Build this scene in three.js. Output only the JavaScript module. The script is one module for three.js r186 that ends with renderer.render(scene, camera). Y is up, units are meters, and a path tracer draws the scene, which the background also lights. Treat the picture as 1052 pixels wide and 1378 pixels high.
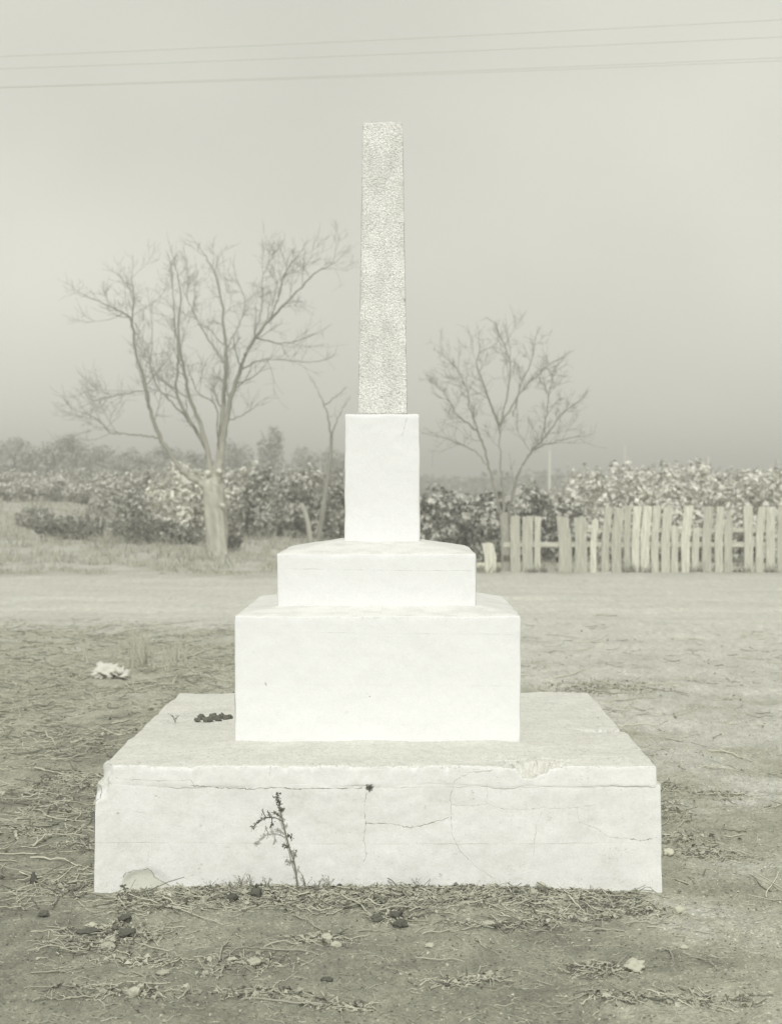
import * as THREE from 'three';
import { createNoise2D, createNoise3D } from 'simplex-noise';

// ------------------------------------------------------------------ camera, sky, sun, exposure
const F = 2169, PX = 543, PY = 649, EYE = 1.5, CX = 0.09, CZ = 6.92;   // focal length and vanishing point in photograph pixels
const scene = new THREE.Scene();
const camera = new THREE.PerspectiveCamera(2 * Math.atan(689 / F) * 180 / Math.PI, 1052 / 1378, 0.1, 4000);
camera.position.set(CX, EYE, CZ);
camera.lookAt(CX, EYE, 0);
camera.setViewOffset(1052, 1378, 526 - PX, 689 - PY, 1052, 1378);
camera.focus = 6.2;
camera.userData.fStop = 4.5;
camera.updateProjectionMatrix();

const renderer = new THREE.WebGLRenderer({ antialias: true });
renderer.toneMapping = THREE.LinearToneMapping;
renderer.toneMappingExposure = 1.1;
renderer.shadowMap.enabled = true;

function rng(seed) { let s = seed >>> 0; return () => { s = (s + 0x6d2b79f5) | 0; let t = Math.imul(s ^ (s >>> 15), 1 | s); t = (t + Math.imul(t ^ (t >>> 7), 61 | t)) ^ t; return ((t ^ (t >>> 14)) >>> 0) / 4294967296; }; }
const n2 = createNoise2D(rng(11)), n3 = createNoise3D(rng(12));
const fbm2 = (x, y, o = 4) => { let a = 0.5, s = 0; for (let i = 0; i < o; i++) { s += a * n2(x, y); x = x * 2.03 + 7.1; y = y * 2.03 - 3.7; a *= 0.5; } return s; };
const clamp = (v, a, b) => Math.min(b, Math.max(a, v));
const lerp = (a, b, t) => a + (b - a) * t;
const smooth = (a, b, v) => { const t = clamp((v - a) / (b - a), 0, 1); return t * t * (3 - 2 * t); };

const SUN_AZ = -2.5 * Math.PI / 180, SUN_EL = 47 * Math.PI / 180;   // behind the photographer, a little to one side
const sunDir = new THREE.Vector3(Math.sin(SUN_AZ) * Math.cos(SUN_EL), Math.sin(SUN_EL), Math.cos(SUN_AZ) * Math.cos(SUN_EL));
{
  const W = 512, H = 256, data = new Float32Array(W * H * 4);
  for (let j = 0; j < H; j++) for (let i = 0; i < W; i++) {
    const lat = ((j + 0.5) / H - 0.5) * Math.PI, lon = ((i + 0.5) / W - 0.5) * 2 * Math.PI;
    const d = [Math.cos(lat) * Math.cos(lon), Math.sin(lat), Math.cos(lat) * Math.sin(lon)];
    const veil = 0.5 * n3(d[0] * 2.1, d[1] * 3.6, d[2] * 2.1) + 0.28 * n3(d[0] * 5, d[1] * 9, d[2] * 5 + 3) + 0.1 * n3(d[0] * 13, d[1] * 22, d[2] * 13);
    const thin = (a, e, w, h) => Math.exp(-Math.pow((Math.atan2(d[0], -d[2]) - a) / w, 2) - Math.pow((lat - e) / h, 2)) * (d[2] < 0 ? 1 : 0);   // thin bright cloud veils
    const cloud = thin(0.2, 0.17, 0.11, 0.12) + 1.1 * thin(-0.25, 0.08, 0.1, 0.12) - 0.3 * thin(-0.05, 0.3, 0.12, 0.05);
    const L = (0.705 - 0.06 * smooth(0.0, 0.3, d[1])) * (1 + 0.12 * veil + 0.14 * cloud * (1 + 0.6 * veil)), k = (j * W + i) * 4;
    data[k] = L * 1.0; data[k + 1] = L * 1.0; data[k + 2] = L * 0.895; data[k + 3] = 1;
  }
  const sky = new THREE.DataTexture(data, W, H, THREE.RGBAFormat, THREE.FloatType);
  sky.mapping = THREE.EquirectangularReflectionMapping; sky.magFilter = THREE.LinearFilter; sky.minFilter = THREE.LinearFilter; sky.wrapS = THREE.RepeatWrapping; sky.needsUpdate = true;
  scene.background = sky; scene.environment = sky;
}
const sun = new THREE.DirectionalLight(new THREE.Color().setRGB(1, 0.99, 0.975), 2.45);
sun.position.copy(sunDir).multiplyScalar(60); sun.target.position.set(0, 0, -10);
sun.castShadow = true; sun.shadow.radius = 3; sun.shadow.mapSize.set(4096, 4096);
Object.assign(sun.shadow.camera, { left: -40, right: 40, top: 40, bottom: -40, near: 1, far: 160 });
scene.add(sun, sun.target);
scene.fog = new THREE.FogExp2(new THREE.Color().setRGB(1, 0.998, 0.94), 0.0072);

// ------------------------------------------------------------------ helpers
const taken = {};
function numbered(n) { taken[n] = (taken[n] ?? -1) + 1; return taken[n] ? n + '_' + String(taken[n]).padStart(3, '0') : n; }
function tag(o, label, category, group, kind) { o.userData.label = label; if (category) o.userData.category = category; if (group) o.userData.group = group; if (kind) o.userData.kind = kind; return o; }
function top(o, name, label, category, group, kind) { o.name = numbered(name); tag(o, label, category, group, kind); scene.add(o); return o; }
function mesh(name, geo, mat, parent) { const m = new THREE.Mesh(geo, mat); m.name = name; m.castShadow = m.receiveShadow = true; if (parent) parent.add(m); return m; }
const X = (px, D) => CX + (px - PX) * D / F, Y = (py, D) => EYE - (py - PY) * D / F, Z = (D) => CZ - D;
const P = (px, py, D) => new THREE.Vector3(X(px, D), Y(py, D), Z(D));
const ground = (px, py, h = 0) => { const D = (EYE - h) * F / (py - PY); return new THREE.Vector3(X(px, D), h, Z(D)); };   // where a pixel's ray meets level h

class Mesher {   // collects tubes, leaves and lumps with vertex colours into one geometry
  constructor() { this.p = []; this.c = []; this.i = []; }
  get n() { return this.p.length / 3; }
  vert(x, y, z, c) { this.p.push(x, y, z); this.c.push(c[0], c[1], c[2]); }
  tube(path, r0, r1, sides, col, rough = 0, rnd = null) {
    const base = this.n, m = path.length, up = new THREE.Vector3(), t = new THREE.Vector3(), a = new THREE.Vector3(), b = new THREE.Vector3();
    for (let k = 0; k < m; k++) {
      t.subVectors(path[Math.min(k + 1, m - 1)], path[Math.max(k - 1, 0)]).normalize();
      up.set(Math.abs(t.y) < 0.9 ? 0 : 1, Math.abs(t.y) < 0.9 ? 1 : 0, 0);
      a.crossVectors(t, up).normalize(); b.crossVectors(t, a);
      const f = k / (m - 1), cc = typeof col === 'function' ? col(f) : col, r = typeof r0 === 'function' ? r0(f) : lerp(r0, r1, f);
      for (let s = 0; s < sides; s++) {
        const th = s / sides * Math.PI * 2, q = r * (1 + (rough && rnd ? (rnd() - 0.5) * rough : 0));
        this.vert(path[k].x + q * (Math.cos(th) * a.x + Math.sin(th) * b.x), path[k].y + q * (Math.cos(th) * a.y + Math.sin(th) * b.y), path[k].z + q * (Math.cos(th) * a.z + Math.sin(th) * b.z), cc);
      }
    }
    for (let k = 0; k < m - 1; k++) for (let s = 0; s < sides; s++) {
      const A = base + k * sides + s, B = base + k * sides + (s + 1) % sides;
      this.i.push(A, A + sides, B, B, A + sides, B + sides);
    }
    for (let s = 1; s < sides - 1; s++) { this.i.push(base, base + s, base + s + 1); const e = base + (m - 1) * sides; this.i.push(e, e + s + 1, e + s); }
  }
  leaf(c, dir, nor, len, wid, curl, col) {   // a folded blade: four triangles with a raised middle
    const side = new THREE.Vector3().crossVectors(dir, nor).normalize(), base = this.n;
    const at = (u, v, w) => this.vert(c.x + dir.x * u + side.x * v + nor.x * w, c.y + dir.y * u + side.y * v + nor.y * w, c.z + dir.z * u + side.z * v + nor.z * w, col);
    at(-len / 2, 0, 0); at(0, wid / 2, curl); at(len / 2, 0, -curl * 0.6); at(0, -wid / 2, curl); at(0, 0, 0);
    this.i.push(base, base + 4, base + 1, base + 1, base + 4, base + 2, base + 2, base + 4, base + 3, base + 3, base + 4, base);
  }
  lump(c, rx, ry, rz, col, seed, detail = 2, amp = 0.35) {
    const g = new THREE.IcosahedronGeometry(1, detail), q = g.attributes.position, base = this.n, map = {};
    for (let k = 0; k < q.count; k++) {
      const x = q.getX(k), y = q.getY(k), z = q.getZ(k), key = Math.round(x * 1e4) + ',' + Math.round(y * 1e4) + ',' + Math.round(z * 1e4);
      if (!(key in map)) {
        const s = 1 + amp * (n3(x * 1.3 + seed, y * 1.3, z * 1.3) + 0.5 * n3(x * 3.1, y * 3.1 + seed, z * 3.1) + 0.3 * n3(x * 7, y * 7, z * 7 + seed));
        map[key] = this.n; this.vert(c.x + x * s * rx, c.y + y * s * ry, c.z + z * s * rz, col);
      }
      this.i.push(map[key]);
    }
  }
  geo() {
    const g = new THREE.BufferGeometry();
    g.setAttribute('position', new THREE.Float32BufferAttribute(this.p, 3)); g.setAttribute('color', new THREE.Float32BufferAttribute(this.c, 3));
    g.setIndex(this.i); g.computeVertexNormals(); return g;
  }
}
const tone = (v, w = 0.82) => [v, v * 0.995, v * w];   // the print's faintly green grey
const matte = new THREE.MeshStandardMaterial({ vertexColors: true, roughness: 0.95, metalness: 0, side: THREE.DoubleSide });
const leafy = new THREE.MeshPhysicalMaterial({ vertexColors: true, roughness: 0.9, side: THREE.DoubleSide, transmission: 0.3, thickness: 0 });
const randDir = (r) => { const z = r() * 2 - 1, a = r() * Math.PI * 2, s = Math.sqrt(1 - z * z); return new THREE.Vector3(s * Math.cos(a), z, s * Math.sin(a)); };

// colour and relief computed per pixel; draw(ctx, px, py) adds marks on both canvases
function surface(w, h, mw, mh, colourAt, reliefAt, marks) {
  const cc = document.createElement('canvas'), cb = document.createElement('canvas'); cc.width = cb.width = w; cc.height = cb.height = h;
  const a = cc.getContext('2d'), b = cb.getContext('2d'), ia = a.createImageData(w, h), ib = b.createImageData(w, h);
  for (let j = 0; j < h; j++) for (let i = 0; i < w; i++) {
    const x = (i + 0.5) / w * mw, y = (h - j - 0.5) / h * mh, k = (j * w + i) * 4, c = colourAt(x, y), r = clamp(reliefAt(x, y), 0, 1) * 255;
    ia.data[k] = c[0]; ia.data[k + 1] = c[1]; ia.data[k + 2] = c[2]; ia.data[k + 3] = 255;
    ib.data[k] = ib.data[k + 1] = ib.data[k + 2] = r; ib.data[k + 3] = 255;
  }
  a.putImageData(ia, 0, 0); b.putImageData(ib, 0, 0);
  if (marks) marks(a, b, w, h);
  const t = new THREE.CanvasTexture(cc); t.colorSpace = THREE.SRGBColorSpace;
  const u = new THREE.CanvasTexture(cb);
  for (const q of [t, u]) { q.wrapS = q.wrapT = THREE.RepeatWrapping; q.magFilter = THREE.LinearFilter; }
  return { map: t, bumpMap: u };
}
const hash = (() => { const r = rng(77), t = new Float32Array(65536); for (let k = 0; k < 65536; k++) t[k] = r(); return (i, j) => t[((i * 374761 + j * 668265) >>> 0) & 65535]; })();

// ------------------------------------------------------------------ ground
function landHeight(x, z) {
  const D = CZ - z;
  let h = 0.010 * fbm2(x * 1.7, z * 1.7, 3) * 2;
  if (D < 14) h += 0.007 * fbm2(x * 9, z * 9, 3) + 0.004 * n2(x * 31, z * 31);
  // soil and litter banked up against the foot of the base
  h += 0.034 * smooth(-1.0, -0.6, x) * (1 - smooth(0.45, 0.98, x)) * Math.exp(-Math.pow((z - 1.06) / 0.16, 2));
  const away = smooth(0.0, 0.3, Math.max(Math.abs(x) - 1.0, Math.abs(z) - 1.0));
  h *= lerp(0.75, 1, away);
  h += 0.05 * fbm2(x * 0.4, z * 0.4 + 9, 3) * smooth(9, 15, D) * (1 - smooth(17, 19, D));
  h -= 0.05 * smooth(17, 19, D) * (1 - smooth(24, 26, D));                                       // the worn road
  h -= 0.025 * (Math.exp(-Math.pow((D - 19.6 - 0.3 * n2(x * 0.2, 1)) / 0.2, 2)) + Math.exp(-Math.pow((D - 21.4 - 0.3 * n2(x * 0.2, 1)) / 0.2, 2))) * (0.7 + 0.5 * n2(x * 0.6, 2)) + (D > 17 && D < 26 ? 0.02 * fbm2(x * 1.2, z * 2, 3) : 0);
  const left = 1 - smooth(-2.2, 0.6, x);
  h += left * (0.34 * smooth(26.5, 33, D) + 0.10 * fbm2(x * 0.7, z * 0.7, 3) * smooth(26, 29, D));
  h += (1 - smooth(-9, -6.2, x)) * 0.62 * smooth(33, 41, D);
  h += 0.4 * fbm2(x * 0.02, z * 0.02, 2) * smooth(60, 140, D);
  return h;
}
function landTone(x, z) {
  const D = CZ - z, w = fbm2(x * 0.9, z * 0.9, 4);
  let v = 0.235 + 0.075 * w + 0.06 * fbm2(x * 4.3 + 5, z * 4.3, 3);
  v += 0.115 * smooth(0.25, 1.35, x + 0.6 * n2(x * 0.9, z * 0.9) + 0.2 * n2(x * 3, z * 3));      // the sandier side
  v += 0.05 * Math.exp(-Math.pow((z - 1.2) / 0.22, 2)) * (0.6 + w);                               // dry crumbs against the base
  v += 0.125 * smooth(7, 13, D + 3.2 * w + 1.2 * smooth(0, 2, x));                               // drier, dustier towards the road
  const e = 1.6 * fbm2(x * 0.45, z * 0.5, 4) + 0.7 * fbm2(x * 2, z * 2, 3);
  const road = smooth(13.2, 18.6, D + e + 0.35 * clamp(x, -2, 4)) * (1 - smooth(24.8, 27, D + e * 0.8));
  const track = 0.045 * (Math.exp(-Math.pow((D - 19.6 - 0.3 * n2(x * 0.2, 1)) / 0.35, 2)) + Math.exp(-Math.pow((D - 21.4 - 0.3 * n2(x * 0.2, 1)) / 0.4, 2)));   // wheel tracks swept paler
  v = lerp(v, 0.525 + 0.07 * fbm2(x * 0.3, z * 1.1, 4) + 0.04 * fbm2(x * 1.6, z * 4, 3) + track, road);
  if (D > 25.5) v = lerp(v, 0.42 + 0.16 * fbm2(x * 0.8, z * 0.8, 4), smooth(25.5, 27, D));
  return clamp(v, 0.14, 0.62);
}
{
  const grow = (from, to, s0, k) => { const out = []; let p = from, s = s0; const dir = Math.sign(to - from); while ((to - p) * dir > 0) { out.push(p); p += s * dir; s *= k; } out.push(to); return out; };
  const xs = [...grow(-3.2, -900, 0.03, 1.05).reverse(), ...Array.from({ length: 359 }, (_, k) => -3.2 + (k + 1) * 6.4 / 360), ...grow(3.2, 900, 0.03, 1.05)];
  const zs = [...grow(0.6, -1500, 0.016, 1.011).reverse(), ...Array.from({ length: 159 }, (_, k) => 0.6 + (k + 1) * 2.4 / 160), ...grow(3.0, 60, 0.03, 1.12)];
  const nx = xs.length, nz = zs.length, pos = new Float32Array(nx * nz * 3), col = new Float32Array(nx * nz * 3), uv = new Float32Array(nx * nz * 2), idx = [];
  for (let j = 0; j < nz; j++) for (let i = 0; i < nx; i++) {
    const k = j * nx + i, x = xs[i], z = zs[j], v = landTone(x, z) / 0.5;
    pos.set([x, landHeight(x, z), z], k * 3); col.set([v, v, v * (0.93 + 0.12 * smooth(0.62, 0.95, v))], k * 3); uv.set([x / 1.9, z / 1.9], k * 2);
    if (i < nx - 1 && j < nz - 1) idx.push(k, k + nx, k + 1, k + 1, k + nx, k + nx + 1);
  }
  const g = new THREE.BufferGeometry();
  g.setAttribute('position', new THREE.BufferAttribute(pos, 3)); g.setAttribute('color', new THREE.BufferAttribute(col, 3)); g.setAttribute('uv', new THREE.BufferAttribute(uv, 2));
  g.setIndex(idx); g.computeVertexNormals();
  const tileN = (x, y, f) => { const p = f, a = x * Math.PI * 2, b = y * Math.PI * 2; return n3(p * Math.cos(a), p * Math.sin(a), p * Math.cos(b) + 3) * 0.5 + n3(p * Math.sin(b), p * Math.cos(a) + 5, p * Math.sin(a)) * 0.5; };
  const soil = surface(1024, 1024, 1, 1, (x, y) => {
    const a = tileN(x, y, 3), b = tileN(x, y, 11), i = Math.floor(x * 1024), j = Math.floor(y * 1024), g1 = hash(i, j), g2 = hash(i >> 1, j >> 1), g3 = hash((i >> 2) + 9, (j >> 2) + 3);
    let v = 188 + 12 * a + 14 * b + (g1 - 0.5) * 24 + (g2 - 0.5) * 26 + (g3 - 0.5) * 22;
    if (g3 > 0.975) v += 34; else if (g3 < 0.02) v -= 46;
    return [v, v * 0.998, v * 0.925];
  }, (x, y) => { const i = Math.floor(x * 1024), j = Math.floor(y * 1024); return 0.5 + 0.15 * tileN(x, y, 9) + 0.14 * (hash(i >> 1, j >> 1) - 0.5) + 0.3 * (hash((i >> 2) + 9, (j >> 2) + 3) - 0.5); });
  const m = new THREE.MeshStandardMaterial({ ...soil, bumpScale: 0.009, vertexColors: true, roughness: 1 });
  const o = mesh('ground', g, m); tag(o, 'bare pale soil with a worn dirt road crossing behind the monument', null, null, 'structure'); scene.add(o);
}

// ------------------------------------------------------------------ the monument
function weld(geo) {   // smooth normals across the seams of a box, by position
  const p = geo.attributes.position, idx = geo.index.array, acc = new Map(), key = (k) => Math.round(p.getX(k) * 2e4) + ',' + Math.round(p.getY(k) * 2e4) + ',' + Math.round(p.getZ(k) * 2e4);
  const keys = []; for (let k = 0; k < p.count; k++) { keys.push(key(k)); if (!acc.has(keys[k])) acc.set(keys[k], new THREE.Vector3()); }
  const A = new THREE.Vector3(), B = new THREE.Vector3(), C = new THREE.Vector3();
  for (let t = 0; t < idx.length; t += 3) {
    A.fromBufferAttribute(p, idx[t]); B.fromBufferAttribute(p, idx[t + 1]); C.fromBufferAttribute(p, idx[t + 2]);
    const n = B.sub(A).cross(C.sub(A)); for (let q = 0; q < 3; q++) acc.get(keys[idx[t + q]]).add(n);
  }
  const n = geo.attributes.normal; for (let k = 0; k < p.count; k++) { const v = acc.get(keys[k]).clone().normalize(); n.setXYZ(k, v.x, v.y, v.z); }
}
// a cast block: tapered, with worn round edges and hand-trowelled unevenness; warp(v) may break pieces off
function block({ cx, cz, y0, y1, w0, w1, d0, d1, r, seg, rise = 0, run = 1, rough = 0.003, freq = 4, warp, front }) {
  const h = y1 - y0, nx = Math.round(w0 / seg), ny = Math.round(h / seg), nz = Math.round(d0 / seg);
  const g = new THREE.BoxGeometry(w0, h, d0, nx, ny, nz), p = g.attributes.position, nrm = g.attributes.normal, uv = g.attributes.uv, v = new THREE.Vector3(), face = [];
  for (let k = 0; k < p.count; k++) {
    v.fromBufferAttribute(p, k);
    const fx = nrm.getX(k), fy = nrm.getY(k), fz = nrm.getZ(k); face.push(fz > 0.5 ? 1 : 0);
    const hx = w0 / 2, hy = h / 2, hz = d0 / 2;
    const crease = (q, hq) => Math.sign(q) * (Math.abs(q) > hq - seg * 1.5 ? hq - (hq - Math.abs(q)) * (r / (seg * 1.5)) * 0.9 : Math.abs(q));
    v.set(crease(v.x, hx), crease(v.y, hy), crease(v.z, hz));
    const rr = r * (1 + 0.5 * n3(v.x * 7 + cx, v.y * 7, v.z * 7)), inner = new THREE.Vector3(clamp(v.x, -hx + rr, hx - rr), clamp(v.y, -hy + rr, hy - rr), clamp(v.z, -hz + rr, hz - rr)), d = v.clone().sub(inner);
    if (d.length() > 1e-9) { const out = Math.max(Math.abs(d.x), Math.abs(d.y), Math.abs(d.z)); d.normalize().multiplyScalar(rr * (out / rr)); v.copy(inner).add(d); }
    const t = (v.y + hy) / h; v.x *= lerp(1, w1 / w0, t); v.z *= lerp(1, d1 / d0, t);
    if (rise) { const e = Math.min(w1 / 2 - Math.abs(v.x), d1 / 2 - Math.abs(v.z)); v.y += rise * clamp(e / run, 0, 1) * smooth(0.9, 1, t); }
    v.x += cx; v.z += cz; v.y += y0 + hy;
    const e = rough * (n3(v.x * freq, v.y * freq, v.z * freq) + 0.45 * n3(v.x * freq * 3.3, v.y * freq * 3.3, v.z * freq * 3.3 + 4)), len = 1;
    v.x += (fx || Math.sign(v.x - cx) * 0.3) * e * (Math.abs(v.x - cx) > w1 / 2 - 0.02 ? 1 : 0) * len; v.z += Math.sign(v.z - cz) * e * (Math.abs(v.z - cz) > d1 / 2 - 0.02 ? 1 : 0); v.y += (t > 0.95 ? e : 0);
    if (warp) warp(v);
    p.setXYZ(k, v.x, v.y, v.z);
    if (fz > 0.5 && front) uv.setXY(k, (v.x - front.x0) / (front.x1 - front.x0), (v.y - front.y0) / (front.y1 - front.y0));
    else if (Math.abs(fy) > 0.5) uv.setXY(k, v.x / 1.3, v.z / 1.3);
    else if (Math.abs(fx) > 0.5) uv.setXY(k, v.z / 1.3, v.y / 1.3);
    else uv.setXY(k, v.x / 1.3, v.y / 1.3);
  }
  weld(g);
  return g;
}
const WHITE = 227;
function paintColour(dirt, freq) {
  return (x, y) => {
    const i = Math.floor(x * 900), j = Math.floor(y * 900), big = fbm2(x * 3.1 * freq, y * 3.1 * freq, 4), fine = fbm2(x * 22, y * 22, 3), g = hash(i, j) - 0.5;
    const scuff = Math.max(0, fbm2(x * 9 + 40, y * 14, 5) - 0.22) * 3;
    const v = WHITE + g * 8 + fine * (1.5 + 3.5 * dirt) + (1 + 2 * dirt) * (n2(x * 110, y * 110) + n2(x * 47, y * 60)) - dirt * (9 * Math.max(0, big + 0.1) + 15 * scuff * Math.max(0, 0.25 + big));
    return [v, v + 1 - dirt * 0.5, v + 1 - dirt * 3 - Math.max(0, WHITE - v) * 0.3];
  };
}
const paintRelief = (x, y) => 0.5 + 0.22 * fbm2(x * 14, y * 14, 4) + 0.16 * (hash(Math.floor(x * 500), Math.floor(y * 500)) - 0.5);
function specks(ctx, r, n, x0, y0, x1, y1, smin, smax, grey, alpha) {
  for (let k = 0; k < n; k++) {
    const x = lerp(x0, x1, r()), y = lerp(y0, y1, r()), s = lerp(smin, smax, r() * r());
    ctx.fillStyle = `rgba(${grey},${grey},${grey - 14},${alpha * (0.4 + 0.6 * r())})`;
    ctx.beginPath(); ctx.ellipse(x, y, s * (0.8 + r()), s * (0.4 + 0.5 * r()), r() * 0.6 - 0.3, 0, 7); ctx.fill();
  }
}
function crackLine(a, b, pts, width, grey, alpha, r, wobble = 1.2) {   // a hairline crack holding dirt: a dark thread in the colour, a groove in the relief
  const path = []; for (let k = 0; k < pts.length - 1; k++) for (let s = 0; s < 14; s++) { const f = s / 14; const ph = (k * 14 + s) * 0.31 + pts[0][0], jig = wobble * 2.2; path.push([lerp(pts[k][0], pts[k + 1][0], f) + (r() - 0.5) * wobble + jig * n2(ph, 1) , lerp(pts[k][1], pts[k + 1][1], f) + (r() - 0.5) * wobble + jig * n2(ph, 7)]); }
  for (let k = 0; k < path.length - 1; k++) {
    const w = width * (0.35 + 1.0 * r()), al = alpha * (0.1 + 1.0 * Math.pow(0.5 + 0.5 * n2(k * 0.13, pts[0][0]), 1));
    for (const [ctx, st] of [[a, `rgba(${grey},${grey},${grey - 18},${al})`], [b, `rgba(0,0,0,${Math.min(1, al * 1.3)})`]]) {
      ctx.strokeStyle = st; ctx.lineWidth = w; ctx.lineCap = 'round'; ctx.beginPath(); ctx.moveTo(...path[k]); ctx.lineTo(...path[k + 1]); ctx.stroke();
    }
  }
}
function paintedFace(w, h, f, D, dirt, freq, draw) {   // f: extent of the face in metres; to(px, py): photograph pixel on the face -> canvas
  const to = (px, py) => [(X(px, D) - f.x0) / (f.x1 - f.x0) * w, (1 - (Y(py, D) - f.y0) / (f.y1 - f.y0)) * h];
  const s = surface(w, h, f.x1 - f.x0, f.y1 - f.y0, paintColour(dirt, freq), paintRelief, (a, b) => draw(a, b, to, w / (f.x1 - f.x0)));
  return new THREE.MeshStandardMaterial({ ...s, bumpScale: 0.0022, roughness: 0.88 });
}
const sideTex = surface(1024, 1024, 1.3, 1.3, paintColour(0.7, 1), paintRelief);
const whiteSide = new THREE.MeshStandardMaterial({ ...sideTex, bumpScale: 0.002, roughness: 0.9 });
// upper faces: worn to grey cement with dust in the pits
const ledgeTex = surface(1024, 1024, 1.3, 1.3, (x, y) => {
  const big = fbm2(x * 2.6, y * 2.6, 5), fine = fbm2(x * 19, y * 11, 4), g = hash(Math.floor(x * 780), Math.floor(y * 780)) - 0.5, pit = fbm2(x * 34, y * 34, 2);
  let v = 207 + 9 * big + 10 * fine + 16 * g + 8 * n2(x * 120, y * 90) + 6 * n2(x * 55, y * 40) - (pit > 0.42 ? 26 : 0);
  return [v, v, v - 8];
}, (x, y) => 0.55 + 0.2 * fbm2(x * 17, y * 17, 4) + 0.2 * (hash(Math.floor(x * 400), Math.floor(y * 400)) - 0.5));
const ledge = new THREE.MeshStandardMaterial({ ...ledgeTex, bumpScale: 0.003, roughness: 0.95 });
const washTex = surface(512, 512, 1.3, 1.3, (x, y) => {
  const big = fbm2(x * 5, y * 9, 5), g = hash(Math.floor(x * 390), Math.floor(y * 390)) - 0.5, v = 219 + 14 * g + 7 * n2(x * 100, y * 80) - 20 * Math.max(0, big + 0.1);
  return [v, v, v - 4];
}, (x, y) => 0.5 + 0.25 * fbm2(x * 17, y * 17, 4));
const wash = new THREE.MeshStandardMaterial({ ...washTex, bumpScale: 0.002, roughness: 0.92 });

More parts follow.
